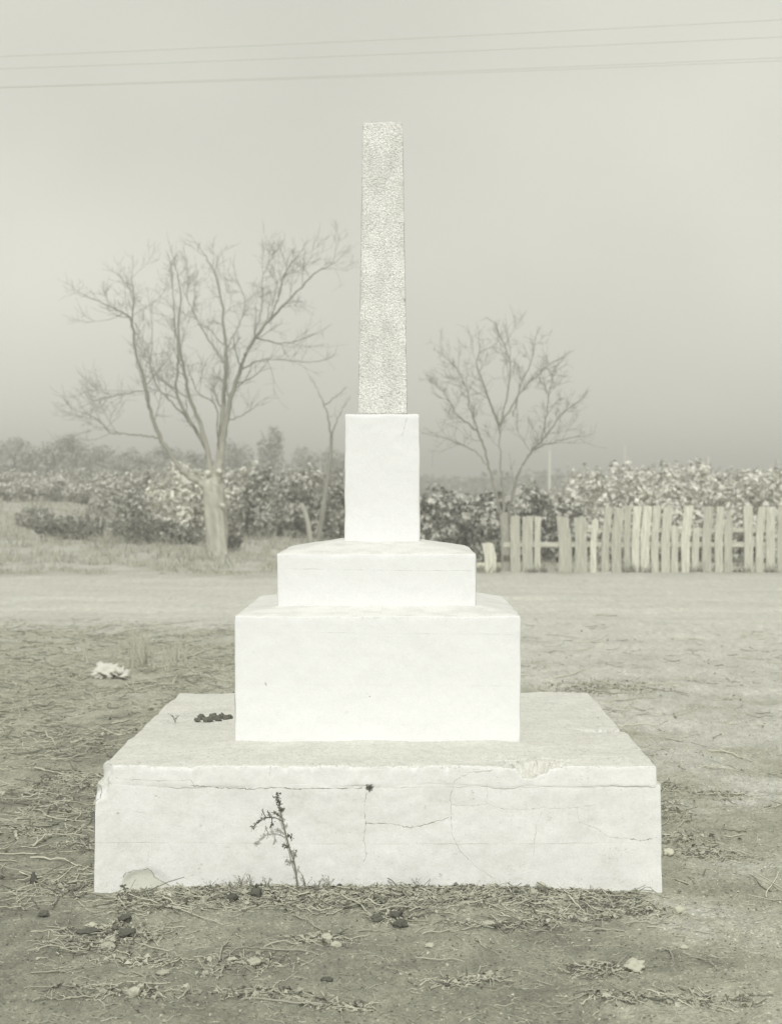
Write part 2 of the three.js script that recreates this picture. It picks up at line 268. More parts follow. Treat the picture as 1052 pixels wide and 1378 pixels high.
const monument = new THREE.Group(); monument.position.set(0, 0, 0);
top(monument, 'monument', 'white painted stepped concrete monument with a rough grey obelisk on top', 'monument');
{
  const r = rng(5);
  // lower course and its cap share one sheet of weathered paint
  const f = { x0: -1.06, x1: 1.06, y0: -0.1, y1: 0.48 };
  const baseFront = paintedFace(2048, 560, f, 5.88, 0.8, 1, (a, b, to, s) => {
    const line = (pts, w, grey, al, wob) => crackLine(a, b, pts.map((q) => to(...q)), w, grey, al, r, wob);
    line([[150, 1048.5], [180, 1051], [220, 1052], [256, 1051], [262, 1060]], 1.7, 110, 0.45);
    line([[256, 1058], [276, 1060], [308, 1062], [340, 1063], [375, 1060.5], [395, 1063], [443, 1062], [491, 1062]], 2.4, 85, 0.8);
    line([[491, 1062], [560, 1061], [640, 1060.5], [760, 1060], [885, 1059]], 1.8, 140, 0.4);
    line([[493, 1068], [490, 1088], [492, 1107.6], [489, 1131], [493, 1151], [489, 1163]], 2, 120, 0.6);
    line([[491, 1109], [524, 1110], [552, 1115.6], [576, 1110], [606, 1101]], 2, 95, 0.75);
    line([[664, 1038], [632, 1040.5], [612, 1052], [606, 1072], [607, 1100]], 2, 120, 0.55);
    line([[607, 1100], [608, 1123.5], [620, 1147.5], [640, 1167.5], [664, 1183]], 2, 130, 0.5);
    line([[608, 1084], [632, 1086], [656, 1083], [676, 1090], [712, 1091], [732, 1088], [755, 1090], [779, 1087], [807, 1084]], 1.6, 140, 0.5);
    line([[732, 1090], [722, 1108], [720, 1131], [718, 1155]], 2.4, 165, 0.45);
    line([[776, 1088], [780, 1108], [803, 1116], [819, 1128], [847, 1130]], 1.6, 150, 0.5);
    line([[847, 1130], [863, 1133], [887, 1128]], 2, 90, 0.8);
    line([[126, 1135], [300, 1136], [420, 1137], [560, 1137]], 1.7, 155, 0.35, 0.6);
    line([[560, 1137], [640, 1137], [740, 1137], [850, 1134]], 1.8, 145, 0.5, 0.6);
    line([[194, 1136], [200, 1155], [196, 1172]], 1.6, 160, 0.4);
    line([[130, 1093], [170, 1091], [205, 1098], [240, 1094]], 1.4, 165, 0.4);
    line([[364, 1030], [362, 1046]], 2, 120, 0.5);
    line([[654, 1052], [656, 1070], [654, 1083]], 1.6, 150, 0.45);
    // bare cement where the paint has come away at the foot
    const patch = [[165, 1184], [166, 1180], [170, 1179], [171, 1176], [177, 1175], [181, 1173], [188, 1174], [193, 1171], [198, 1171], [201, 1174], [205, 1176], [206, 1181], [211, 1183], [213, 1187], [221, 1189], [232, 1194], [232, 1206], [160, 1206]].map((q) => to(...q));
    for (const [ctx, st] of [[a, 'rgb(211,212,201)'], [b, 'rgb(80,80,80)']]) { ctx.fillStyle = st; ctx.beginPath(); patch.forEach((q, k) => (k ? ctx.lineTo(...q) : ctx.moveTo(...q))); ctx.fill(); }
    { const [x0, y0] = to(166, 1173), [x1, y1] = to(226, 1200); specks(a, r, 200, x0, y0 + 12, x1 - 30, y1, 0.5, 2.2, 150, 0.3); }
    line([[165, 1183], [168, 1177], [176, 1174], [199, 1171], [205, 1176], [207, 1182], [216, 1188], [230, 1194]], 2.4, 120, 0.6);
    // mud splashed up from the soil, lichen spots, rubbed places
    { const [x0, y0] = to(126, 1165), [x1, y1] = to(888, 1200); specks(a, r, 2600, x0, y1 - 46 * 1, x1, y1 + 6, 0.8, 3.4, 168, 0.3); specks(a, r, 1300, x0, y0 - 60, x1, y1, 0.6, 2.4, 165, 0.3); specks(a, r, 1700, x0, y0 - 330, x1, y1, 0.7, 2.6, 165, 0.36); }
    { const [x0, y0] = to(140, 1030), [x1] = to(884, 1030); for (let k = 0; k < 110; k++) { const x = lerp(x0, x1, r()), w = 14 + 60 * r(); specks(a, r, 26, x, y0 - 2, x + w, y0 + 4 + 16 * r(), 0.7, 2.6, 158, 0.42); } }
    for (const [px, py, n, sx, sy, grey] of [[157, 1096, 6, 3, 3, 120], [210, 1073, 8, 4, 5, 130], [270, 1115, 8, 2, 6, 150], [265, 1176, 26, 8, 12, 140], [636, 1070, 14, 3, 7, 120], [612, 1147, 10, 4, 4, 120], [740, 1105, 24, 5, 14, 165], [697, 1170, 40, 14, 8, 160], [826, 1152, 60, 20, 10, 170], [571, 1088, 5, 2, 2, 120], [590, 1180, 10, 6, 3, 130], [552, 1084, 8, 2, 3, 130], [307, 1140, 10, 4, 3, 150], [160, 1140, 20, 10, 8, 170], [350, 1100, 20, 14, 9, 185], [800, 1100, 30, 16, 16, 190], [700, 1115, 50, 22, 26, 192], [880, 1085, 9, 3, 4, 150], [540, 1160, 20, 20, 8, 190], [612, 1040, 30, 20, 8, 150], [672, 1050, 26, 18, 8, 160], [770, 1048, 26, 24, 6, 165]]) {
      const [x, y] = to(px, py), q = s * 5.88 / F; specks(a, r, n, x - sx * q, y - sy * q, x + sx * q, y + sy * q, 0.8, 4, grey, 0.4);
    }
    // the rain has run down in places and left thin grey trails
    for (let k = 0; k < 60; k++) { const x = r() * 2048, y = 40 + r() * 200, l = 60 + r() * 160; specks(a, r, 70, x - 4, y, x + 4, y + l, 0.5, 1.8, 172, 0.26); }
  });
  const course = block({ cx: -0.003, cz: 0, y0: -0.14, y1: 0.394, w0: 2.08, w1: 2.066, d0: 2.06, d1: 2.046, r: 0.005, seg: 0.011, rough: 0.0035, front: f, warp: (v) => {
    // the flaked foot and the crumbled corner under the cap
    if (v.z > 0.9) { const q = Math.hypot((v.x - X(196, 5.88)) / 0.09, (v.y - 0.03) / 0.055); if (q < 1) v.z -= 0.008 * smooth(1, 0.75, q); }
    const c = Math.max(0, 0.05 - Math.hypot(v.x + 1.03, v.y - 0.38, v.z - 1.03) + 0.012 * n3(v.x * 30, v.y * 30, v.z * 30)); v.x += c * 0.5; v.z -= c * 0.55; v.y -= c * 0.3;
  } });
  const capTop = 0.464;
  const cap = block({ cx: 0, cz: -0.003, y0: 0.380, y1: capTop, w0: 2.036, w1: 2.03, d0: 2.058, d1: 2.050, r: 0.011, seg: 0.0085, rough: 0.003, front: f, warp: (v) => {
    // corner knocked off
    const c = Math.max(0, 0.045 - Math.hypot(v.x + 1.02, v.z - 1.02) + 0.01 * n3(v.x * 22, v.y * 22, v.z * 22)); v.x += c * 0.75; v.z -= c * 0.55;
    // piece broken out of the front arris
    if (v.y < 0.39) v.y += 0.006 * n2(v.x * 5, 3) + 0.003 * n2(v.x * 19, 1); if (v.z > 0.9) v.z += 0.003 * n2(v.x * 2.6, 5) - 0.001; v.y += 0.004 * n2(v.x * 2.2 + 3, v.z * 2.2) * smooth(0.42, 0.46, v.y);
    const xc = X(716, 5.9), n = 0.02 * n2(v.x * 14, v.z * 14) + 0.012 * n2(v.x * 40, v.z * 40 + v.y * 20);
    const wide = 1 - smooth(0.028, 0.075, Math.abs(v.x - xc + 0.004) + n), shallow = 1 - smooth(0.09, 0.15, Math.abs(v.x - xc + 0.01) + n);
    const back = 1 - smooth(0.02, 0.10, 1.02 - v.z + n * 1.5);
    if (v.z > 0.985 && v.y > 0.43) { const e = Math.max(0, n2(v.x * 9, 4) * 0.6 + n2(v.x * 27, 9) * 0.6 - 0.25); v.y -= 0.018 * e * smooth(0.985, 1.02, v.z); v.z -= 0.014 * e * smooth(0.44, 0.464, v.y); }
    const cut = capTop - 0.048 * wide * back - 0.012 * shallow * back * (1 - wide);
    if (v.y > cut && v.z > 0.85) v.y = Math.max(0.4, cut - (capTop - v.y) * 0.2 + 0.004 * n2(v.x * 50, v.z * 50));
    // the slab has cracked across behind the middle of one side: a notch, and the far piece set in
    if (v.x > 0.7) {
      const zz = v.z - 0.165 + 0.012 * n2(v.x * 20, 3);
      const inset = 0.014 * (1 - smooth(-0.012, 0.012, zz)); if (v.x > 0.95) v.x -= inset + 0.045 * Math.exp(-Math.pow(zz / 0.022, 2)) * smooth(0.98, 1.01, v.x);
      if (v.y > 0.44 && v.x > 0.82 + 0.03 * n2(v.z * 30, 1)) v.y -= 0.034 * Math.exp(-Math.pow(zz / 0.012, 2)) + 0.007 * (1 - smooth(-0.004, 0.004, -zz)) * smooth(0.16, 0.0, zz) * 0.6;
    }
    // a long open crack in front of the upper block
    if (v.y > 0.45) { const zc = 0.90 + 0.03 * n2(v.x * 4, 8) + 0.015 * n2(v.x * 13, 2); if (v.x > X(664, 6) && v.x < X(800, 6)) v.y -= 0.010 * Math.exp(-Math.pow((v.z - zc) / 0.008, 2)); }
  } });
  mesh('base_course', course, [whiteSide, whiteSide, ledge, ledge, baseFront, whiteSide], monument);
  mesh('base_cap', cap, [whiteSide, whiteSide, ledge, ledge, baseFront, whiteSide], monument);

  // upper block
  const fd = { x0: -0.6, x1: 0.57, y0: 0.45, y1: 0.98 };
  const dieFront = paintedFace(1400, 640, fd, 6.457, 0.12, 0.7, (a, b, to, s) => {
    const line = (pts, w, grey, al, wob) => crackLine(a, b, pts.map((q) => to(...q)), w, grey, al, r, wob);
    line([[316, 851], [420, 851], [520, 853], [600, 853], [700, 854]], 1.6, 175, 0.4, 0.5);
    line([[316, 921], [450, 922], [600, 922], [702, 924]], 1.6, 180, 0.3, 0.5);
    line([[427, 860], [450, 872], [474, 890]], 1.2, 190, 0.3);
    const [x0, y0] = to(316, 831), [x1] = to(700, 831);
    for (let k = 0; k < 70; k++) { const u = r(), x = lerp(x0, x1 - 40, u), w = 10 + 60 * r(); specks(a, r, 22, x, y0 - 6, x + w, y0 + 3 + 15 * r() * (u > 0.6 || u < 0.2 ? 1.5 : 0.7), 0.5, 2.4, 172, 0.33); }
    for (const [px, py, n, sx, sy, g] of [[357.5, 920, 8, 1.5, 2, 95], [467, 959, 8, 3, 1.5, 95], [490, 935, 4, 5, 5, 120], [498, 938, 3, 1, 1, 60], [341, 877, 2, 1, 1, 120], [543, 975, 2, 1, 1, 90], [467, 938, 6, 2, 3, 180], [372, 960, 8, 2, 4, 185], [518, 860, 8, 5, 4, 190]]) { const [x, y] = to(px, py), q = s * 6.46 / F; specks(a, r, n, x - sx * q, y - sy * q, x + sx * q, y + sy * q, 0.9, 3, g, 0.85); }
  });
  mesh('upper_block', block({ cx: -0.014, cz: -0.1, y0: 0.444, y1: 0.964, w0: 1.143, w1: 1.15, d0: 1.128, d1: 1.13, r: 0.011, seg: 0.0115, rise: 0.03, run: 0.16, rough: 0.0025, front: fd }), [whiteSide, whiteSide, wash, wash, dieFront, whiteSide], monument);
  const fs = { x0: -0.44, x1: 0.4, y0: 0.96, y1: 1.22 };
  const stepFront = paintedFace(1100, 340, fs, 6.615, 0.14, 0.8, (a, b, to, s) => {
    const line = (pts, w, grey, al, wob) => crackLine(a, b, pts.map((q) => to(...q)), w, grey, al, r, wob);
    line([[373, 765], [470, 767], [560, 768], [640, 768]], 2, 160, 0.45, 0.5);
    const [x0, y0] = to(373, 746), [x1] = to(640, 746);
    for (let k = 0; k < 60; k++) { const u = r(), x = lerp(x0, x1 - 30, u), w = 10 + 50 * r(); specks(a, r, 20, x, y0 - 6, x + w, y0 + 4 + 18 * r() * (u > 0.55 ? 1.6 : 0.6), 0.5, 2.4, 170, 0.32); }
    { const [x, y] = to(455, 753); specks(a, r, 80, x - 40, y - 12, x + 40, y + 14, 0.6, 3, 165, 0.3); }
    { const [x, y] = to(525, 771); specks(a, r, 4, x - 2, y - 2, x + 2, y + 2, 1, 2, 90, 0.6); }
  });
  mesh('upper_step', block({ cx: -0.021, cz: -0.1, y0: 0.94, y1: 1.207, w0: 0.814, w1: 0.818, d0: 0.814, d1: 0.818, r: 0.011, seg: 0.0105, rise: 0.044, run: 0.24, rough: 0.0022, front: fs }), [whiteSide, whiteSide, wash, wash, stepFront, whiteSide], monument);
  const fp = { x0: -0.17, x1: 0.17, y0: 1.2, y1: 1.8 };
  const pedFront = paintedFace(512, 900, fp, 6.863, 0.08, 0.8, (a, b, to, s) => {
    crackLine(a, b, [[548, 562], [545, 570], [543, 580], [540, 588]].map((q) => to(...q)), 2.2, 120, 0.5, r);
    for (const [px, py, n, sx, sy, g] of [[545, 575, 24, 5, 14, 160], [550, 647, 4, 1.5, 1.5, 90], [541, 672, 2, 1, 1, 110], [478, 566, 10, 6, 4, 175], [553, 620, 18, 6, 40, 190]]) { const [x, y] = to(px, py), q = s * 6.86 / F; specks(a, r, n, x - sx * q, y - sy * q, x + sx * q, y + sy * q, 0.8, 2.6, g, 0.4); }
  });
  mesh('pedestal', block({ cx: -0.001, cz: -0.1, y0: 1.19, y1: 1.791, w0: 0.323, w1: 0.32, d0: 0.323, d1: 0.32, r: 0.011, seg: 0.008, rough: 0.002, front: fp }), [whiteSide, whiteSide, wash, wash, pedFront, whiteSide], monument);
  // obelisk: harsh pebbly cement, unpainted
  const ob = surface(512, 1024, 0.55, 1.1, (x, y) => {
    const i = Math.floor(x * 930), j = Math.floor(y * 930), g = hash(i, j) - 0.5, g2 = hash((i >> 1) + 31, (j >> 1) + 7) - 0.5, peb = n2(x * 130, y * 130), peb2 = n2(x * 60 + 9, y * 60), big = fbm2(x * 6, y * 4, 4);
    const am = 0.35 + 0.9 * smooth(-0.35, 0.3, big); let v = 216 + am * (24 * g + 30 * g2 + 15 * peb) + 10 * peb2 + 18 * big; if (g2 > 0.4) v += 26; if (g2 < -0.44) v -= 30; if (n2(x * 75 + 50, y * 75) > 0.86) v -= 34;
    return [v, v, v - 5];
  }, (x, y) => 0.5 + 0.28 * n2(x * 130, y * 130) + 0.2 * n2(x * 60 + 9, y * 60) + 0.2 * (hash(Math.floor(x * 465), Math.floor(y * 465)) - 0.5));
  const rough = new THREE.MeshStandardMaterial({ ...ob, bumpScale: 0.004, roughness: 1 });
  const g = block({ cx: 0, cz: -0.1, y0: 1.7925, y1: 3.05, w0: 0.211, w1: 0.17, d0: 0.211, d1: 0.17, r: 0.006, seg: 0.0062, rough: 0, warp: (v) => {
    const e = 0.0013 * n3(v.x * 95, v.y * 95, v.z * 95) + 0.0008 * n3(v.x * 45, v.y * 45, v.z * 45 + 9) + 0.0015 * n3(v.x * 8, v.y * 8, v.z * 8), dx = v.x, dz = v.z + 0.1, l = Math.max(Math.abs(dx), Math.abs(dz)) + 1e-6;
    if (v.y < 3.03) { if (Math.abs(dx) > l * 0.98) v.x += Math.sign(dx) * e; if (Math.abs(dz) > l * 0.98) v.z += Math.sign(dz) * e; } else v.y += e * 2 + 0.012 * dx;
    for (const [px, py, rr] of [[514, 537, 0.008], [526, 533, 0.005], [536, 530, 0.005], [520, 242, 0.005], [541, 195, 0.006], [545, 405, 0.007], [524, 211, 0.004], [494, 195, 0.004], [494, 436, 0.004]]) { const c = P(px, py, 6.92), q = Math.hypot(v.x - c.x, v.y - c.y); if (v.z > -0.06 && q < rr * 1.5) v.z -= 0.008 * smooth(rr * 1.5, rr * 0.4, q); }
  } });
  { const p = g.attributes.position, uv = g.attributes.uv; for (let k = 0; k < p.count; k++) uv.setXY(k, (p.getX(k) + p.getZ(k) * 1.37) / 0.55, p.getY(k) / 1.1); }
  mesh('obelisk', g, rough, monument);
}

// ------------------------------------------------------------------ bare trees
function growTree({ name, label, group, D, trunk, limbs, bark, seed, twigLen, trunkTone = 1.65 }) {
  const r = rng(seed), root = new THREE.Group(), b = P(trunk[0][0], trunk[0][1], D); b.y = landHeight(b.x, b.z); root.position.copy(b);
  top(root, name, label, 'tree', group);
  const loc = (px, py, dz = 0) => P(px, py, D - dz).sub(b);
  const col = () => tone(bark * (0.85 + 0.3 * r()), 0.84);
  const tm = new Mesher(), tp = trunk.map(([x, y, w]) => loc(x, y)); tp[0].y = -0.12;
  const cv = new THREE.CatmullRomCurve3(tp), pts = cv.getPoints(40), rad = (f) => { const k = f * (trunk.length - 1), i = Math.min(Math.floor(k), trunk.length - 2); return lerp(trunk[i][2], trunk[i + 1][2], k - i) * D / F / 2; };
  tm.tube(pts, rad, 0, 26, tone(bark * trunkTone, 0.84));
  for (let k = 0; k < tm.n; k++) { const s = k % 26, row = Math.floor(k / 26), a = s / 26 * 6.2832, c = pts[Math.min(row, pts.length - 1)], e = 1 + 0.05 * n3(Math.cos(a) * 1.6, Math.sin(a) * 1.6, row * 0.09 + seed) + 0.085 * n3(Math.cos(a) * 7, Math.sin(a) * 7, row * 0.05); for (let q = 0; q < 3; q++) { const o = [c.x, c.y, c.z][q]; tm.p[k * 3 + q] = o + (tm.p[k * 3 + q] - o) * e; tm.c[k * 3 + q] *= 1 + 2.2 * (e - 1) + 0.22 * n3(a * 6, row * 0.35, seed); } }
  mesh('trunk', tm.geo(), matte, root);
  for (const L of limbs) {
    const m = new Mesher(), tw = L.lev === 0 ? m : new Mesher();
    const dz0 = L.dz ?? 0, pp = L.pts.map(([x, y], k) => loc(x, y, dz0 * (k / (L.pts.length - 1)) * (L.from ?? 1) + (L.off ?? 0)));
    const path = new THREE.CatmullRomCurve3(pp).getPoints(pp.length * 5);
    for (let k = 1; k < path.length; k++) { path[k].x += (r() - 0.5) * 0.03; path[k].y += (r() - 0.5) * 0.03; path[k].z += (r() - 0.5) * 0.06; }
    const R0 = (L.r > 14 ? L.r * 0.78 : L.r * 0.62) * D / F / 2, R1 = 0.006;
    m.tube(path, (f) => lerp(R0, R1, Math.pow(f, L.r > 14 ? 0.5 : 0.8)), 0, 9, L.r > 14 ? (f) => tone(bark * lerp(trunkTone, 0.95, smooth(0.02, 0.5, f)), 0.84) : col(), 0.12, r);
    const shoot = (from, dir, len, rad0, lev) => {
      const q = [from.clone()], d = dir.clone(), n = lev > 1 ? 5 : 4;
      for (let k = 0; k < n; k++) { d.add(randDir(r).multiplyScalar(0.24)).add(new THREE.Vector3(0, 0.09, 0)).normalize(); q.push(q[k].clone().addScaledVector(d, len / n)); }
      tw.tube(q, rad0, Math.max(0.002, rad0 * 0.35), lev > 1 ? 4 : 3, col());
      if (lev > 0) { const nc = lev > 1 ? 4 + Math.floor(r() * 3) : 2 + Math.floor(r() * 3); for (let c = 0; c < nc; c++) { const f = 0.2 + 0.75 * r(), i = Math.min(n - 1, Math.floor(f * n)), p = q[i].clone().lerp(q[i + 1], f * n - i), t = q[i + 1].clone().sub(q[i]).normalize(); shoot(p, side(t), len * (0.35 + 0.35 * r()), Math.max(0.0025, rad0 * 0.45), lev - 1); } }
    };
    const side = (t) => { const a = randDir(r); a.addScaledVector(t, -a.dot(t)).normalize(); const th = (25 + 35 * r()) * Math.PI / 180; return t.clone().multiplyScalar(Math.cos(th)).addScaledVector(a, Math.sin(th)); };
    const N = Math.round((L.twigs ?? 9) * 0.95);
    for (let k = 0; k < N; k++) {
      const f = lerp(L.start ?? 0.3, 1, (k + r()) / N), i = Math.min(path.length - 2, Math.floor(f * (path.length - 1))), t = path[i + 1].clone().sub(path[i]).normalize();
      shoot(path[i], side(t), twigLen * (0.5 + 0.8 * r()) * (1.15 - 0.55 * f), lerp(R0, R1, Math.pow(f, L.r > 14 ? 0.5 : 0.8)) * 0.32 + 0.0018, L.lev ?? 2);
    }
    shoot(path[path.length - 1], path[path.length - 1].clone().sub(path[path.length - 4]).normalize(), twigLen * 0.5, R1, 1);
    const main = mesh('limb', m.geo(), matte, root); if (tw !== m) mesh('twigs', tw.geo(), matte, main);
  }
  return root;
}
const leftTree = growTree({
  name: 'bare_tree', label: 'broad bare tree with a thick pale trunk and pruned stubs on the grassy verge', D: 30, seed: 3, bark: 0.27, twigLen: 0.82,
  trunk: [[293, 757, 40], [293, 742, 30], [291, 700, 28], [288, 668, 29], [286, 652, 29], [287, 640, 20], [288, 628, 8]],
  limbs: [
    { pts: [[284, 668], [272, 652], [258, 643], [241, 628], [219, 595], [202, 551], [195, 516], [182, 468], [176, 429], [160, 418], [141, 409], [112, 396]], r: 17, dz: 0.9, twigs: 16, start: 0.42 },
    { pts: [[177, 440], [180, 405], [178, 372]], r: 4, off: 0.6, dz: 0.4, twigs: 7, start: 0.1 },
    { pts: [[213, 589], [190, 586], [171, 584], [149, 582], [138, 570], [124, 561], [114, 555]], r: 4.5, off: 0.4, dz: 1, twigs: 9, start: 0.35 },
    { pts: [[197, 525], [175, 529], [150, 533], [126, 539]], r: 3, off: 0.7, dz: -0.7, twigs: 8, start: 0.2 },
    { pts: [[284, 662], [281, 632], [276, 600], [254, 564], [237, 525], [241, 481], [235, 424], [232, 372]], r: 15, dz: -1.3, twigs: 14, start: 0.4 },
    { pts: [[286, 660], [283, 630], [272, 577], [256, 534], [246, 490], [240, 450], [243, 395], [236, 352]], r: 15, dz: 0.8, twigs: 13, start: 0.4 },
    { pts: [[288, 664], [293, 630], [297, 598], [298, 569], [302, 525], [305, 477], [302, 446], [298, 402], [287, 363], [272, 337]], r: 20, dz: -0.5, twigs: 14, start: 0.35 },
    { pts: [[290, 660], [296, 628], [300, 598], [307, 551], [320, 507], [337, 464], [364, 429], [394, 398], [425, 367], [452, 354]], r: 19, dz: 0.9, twigs: 18, start: 0.35 },
    { pts: [[323, 498], [345, 487], [364, 483], [400, 486], [425, 488]], r: 4, off: 0.3, dz: 0.8, twigs: 8, start: 0.3, lev: 1 },
    { pts: [[340, 459], [350, 425], [353, 402], [355, 370], [370, 340]], r: 4, off: 0.5, dz: -0.8, twigs: 8 },
    { pts: [[364, 429], [375, 400], [383, 370], [402, 343]], r: 4, off: 0.7, dz: 0.4, twigs: 8 },
    { pts: [[345, 455], [385, 462], [423, 450]], r: 3.4, off: 0.5, dz: -0.9, twigs: 7, lev: 1 },
    { pts: [[303, 490], [285, 464], [267, 433], [250, 398], [244, 380]], r: 4.5, off: -0.2, dz: -1, twigs: 9 },
    { pts: [[303, 566], [324, 560], [346, 545]], r: 3, dz: 0.6, twigs: 5, lev: 1 },
    { pts: [[293, 600], [290, 545], [268, 530], [255, 505]], r: 3.6, dz: 0.9, twigs: 7 },
    { pts: [[258, 570], [235, 545], [212, 520], [203, 490], [206, 450], [203, 415]], r: 5, off: -0.6, dz: -0.7, twigs: 10, start: 0.25 },
    { pts: [[305, 470], [320, 440], [330, 410], [318, 370]], r: 4, off: -0.3, dz: -0.8, twigs: 8 },
  ],
});
{ // pale cut stubs on the left tree
  const r = rng(8), b = leftTree.position;
  for (const [px, py, w, dx, dy] of [[280, 636, 7, -0.5, 0.6], [295, 634, 7, 0.5, 0.6], [300, 680, 6, 0.7, 0.2]]) {
    const m = new Mesher(), c = P(px, py, 29.8).sub(b), q = w * 30 / F / 2;
    m.tube([c.clone().add(new THREE.Vector3(-dx * 0.12, -dy * 0.12, -0.16)), c.clone().add(new THREE.Vector3(0, 0, 0.02)), c.clone().add(new THREE.Vector3(dx * 0.02, dy * 0.02, 0.04))], q, q * 0.95, 9, tone(0.62, 0.86), 0.1, r);
    mesh('pruned_stub', m.geo(), matte, leftTree);
  }
}
growTree({
  name: 'bare_tree', label: 'small bare tree with several thin stems at the end of the picket fence', D: 27.3, seed: 21, bark: 0.27, twigLen: 0.58, trunkTone: 1.35,
  trunk: [[681, 769, 15], [680, 740, 12], [679, 712, 12], [677, 690, 12]],
  limbs: [
    { pts: [[678, 700], [676, 660], [673, 620], [672, 572]], r: 8, dz: 0.1, twigs: 3, start: 0.8 },
    { pts: [[672, 574], [660, 545], [655, 529], [642, 491], [646, 463]], r: 5, off: 0.1, dz: 0.5, twigs: 9, start: 0.25 },
    { pts: [[672, 574], [682, 535], [687, 490], [680, 468], [673, 450]], r: 5, off: 0.1, dz: -0.4, twigs: 9, start: 0.25 },
    { pts: [[672, 574], [697, 534], [710, 516], [728, 500], [748, 484]], r: 5, off: 0.1, dz: 0.3, twigs: 9, start: 0.25 },
    { pts: [[679, 710], [668, 672], [657, 625], [645, 586], [630, 570], [616, 558], [600, 532], [588, 518]], r: 7, dz: 0.4, twigs: 12, start: 0.4 },
    { pts: [[645, 586], [632, 550], [626, 520], [612, 492], [598, 480]], r: 4, off: 0.2, dz: -0.6, twigs: 9 },
    { pts: [[680, 712], [688, 670], [697, 639], [716, 605], [735, 586], [754, 558], [778, 540]], r: 7, dz: -0.4, twigs: 13, start: 0.4 },
    { pts: [[714, 607], [735, 598], [755, 592], [780, 586]], r: 3.6, off: -0.25, dz: 0.4, twigs: 7, start: 0.25, lev: 1 },
    { pts: [[728, 592], [735, 560], [738, 535], [742, 512]], r: 3.6, off: -0.3, dz: 0.5, twigs: 7, start: 0.2 },
    { pts: [[657, 628], [640, 608], [625, 600], [605, 592], [588, 585]], r: 3.4, off: 0.2, dz: -0.5, twigs: 7, start: 0.3, lev: 1 },
    { pts: [[683, 735], [690, 705], [692, 680], [690, 640]], r: 5, dz: -0.15, twigs: 3, start: 0.5, lev: 1 },
    { pts: [[690, 560], [700, 520], [714, 486], [720, 460]], r: 3.4, off: 0.1, dz: -0.5, twigs: 7, start: 0.2 },
  ],
});
{ // thin sapling beyond the mound
  const t = growTree({
    name: 'sapling', label: 'thin crooked sapling with almost no branches beside a pale broken stub', D: 32.5, seed: 31, bark: 0.24, twigLen: 0.3, trunkTone: 1.15,
    trunk: [[427, 732, 7], [434, 690, 6], [440, 650, 5], [445, 612, 4.4], [446, 585, 3.6]],
    limbs: [
      { pts: [[446, 588], [441, 560], [432, 535], [423, 517]], r: 4, dz: 0.2, twigs: 3, lev: 0 },
      { pts: [[446, 585], [455, 562], [466, 541]], r: 3.2, dz: -0.3, twigs: 3, lev: 0 },
      { pts: [[437, 545], [450, 535], [460, 527]], r: 2.4, off: 0.1, dz: 0, twigs: 2, lev: 0 },
    ],
  });
  t.userData.category = 'sapling';
  const r = rng(9), m = new Mesher(), b = P(418, 733, 32.3); b.y = landHeight(b.x, b.z) - 0.08;
  m.tube([P(419, 733, 32.3).sub(b).setY(0), P(415, 705, 32.3).sub(b), P(411, 690, 32.3).sub(b), P(405, 677, 32.3).sub(b)], 0.055, 0.045, 8, tone(0.42, 0.85), 0.2, r);
  const o = mesh('stump', m.geo(), matte); o.position.copy(b); top(o, 'tree_stub', 'short leaning broken stub with a pale top beside the sapling', 'stump');
}

// ------------------------------------------------------------------ shrubs
function foliage(m, r, rx, ry, rz, n, size, pale, dark, share, cy = ry) {
  const seed = r() * 100, c = new THREE.Vector3(), d = new THREE.Vector3(), nor = new THREE.Vector3();
  const knots = Array.from({ length: 26 }, () => { const v = randDir(r); v.multiplyScalar(0.62 + 0.33 * r()); return v; });
  for (let k = 0; k < n; k++) {
    const kn = knots[Math.floor(r() * knots.length)], q = randDir(r).multiplyScalar(0.30 * Math.cbrt(r()) + 0.06);
    c.copy(kn).add(q); const l = c.length(), lim = 1 + 0.18 * n3(c.x * 2 + seed, c.y * 2, c.z * 2); if (l > lim) c.multiplyScalar(lim / l);
    const v = r() < share ? pale * (0.75 + 0.5 * r()) : dark * (0.6 + 0.9 * r());
    c.set(c.x * rx, cy + c.y * ry, c.z * rz); if (c.y < 0.02) c.y = 0.02 + 0.2 * r();
    nor.copy(q).normalize().multiplyScalar(0.5).addScaledVector(kn, 0.7).add(randDir(r).multiplyScalar(0.7)); nor.y += 0.35; nor.normalize(); d.copy(randDir(r)).addScaledVector(nor, -d.dot(nor)); d.cross(nor).normalize();
    const s = size * (0.4 + 1.3 * Math.pow(r(), 1.7)); m.leaf(c, d, nor, s, s * (0.45 + 0.3 * r()), s * 0.12, tone(v, lerp(0.8, 0.9, smooth(0.2, 0.6, v))));
  }
}
function shrub({ name = 'shrub', label, group, px, D, w, h, n = 1600, size = 0.09, pale = 0.42, dark = 0.13, share = 0.55, seed, category = 'shrub', round = 0.9, sticks = 5 }) {
  const r = rng(seed), root = new THREE.Group(), x = X(px, D), z = Z(D); root.position.set(x, landHeight(x, z), z); top(root, name, label, category, group);
  const W = w * D / F, st = new Mesher();
  for (let k = 0; k < sticks; k++) { const a = r() * 6.3, e = W * 0.33 * Math.sqrt(r()), p = [new THREE.Vector3(Math.cos(a) * e * 0.25, -0.05, Math.sin(a) * e * 0.25), new THREE.Vector3(Math.cos(a) * e * 0.6, h * 0.4, Math.sin(a) * e * 0.6), new THREE.Vector3(Math.cos(a) * e, h * (0.65 + 0.36 * r()), Math.sin(a) * e)]; st.tube(p, 0.018, 0.004, 5, tone(0.24)); }
  mesh('stems', st.geo(), matte, root);
  const m = new Mesher(); foliage(m, r, W / 2, h / 2, W / 2 * round, n, size, pale, dark, share);
  mesh('foliage', m.geo(), leafy, root);
  return root;
}
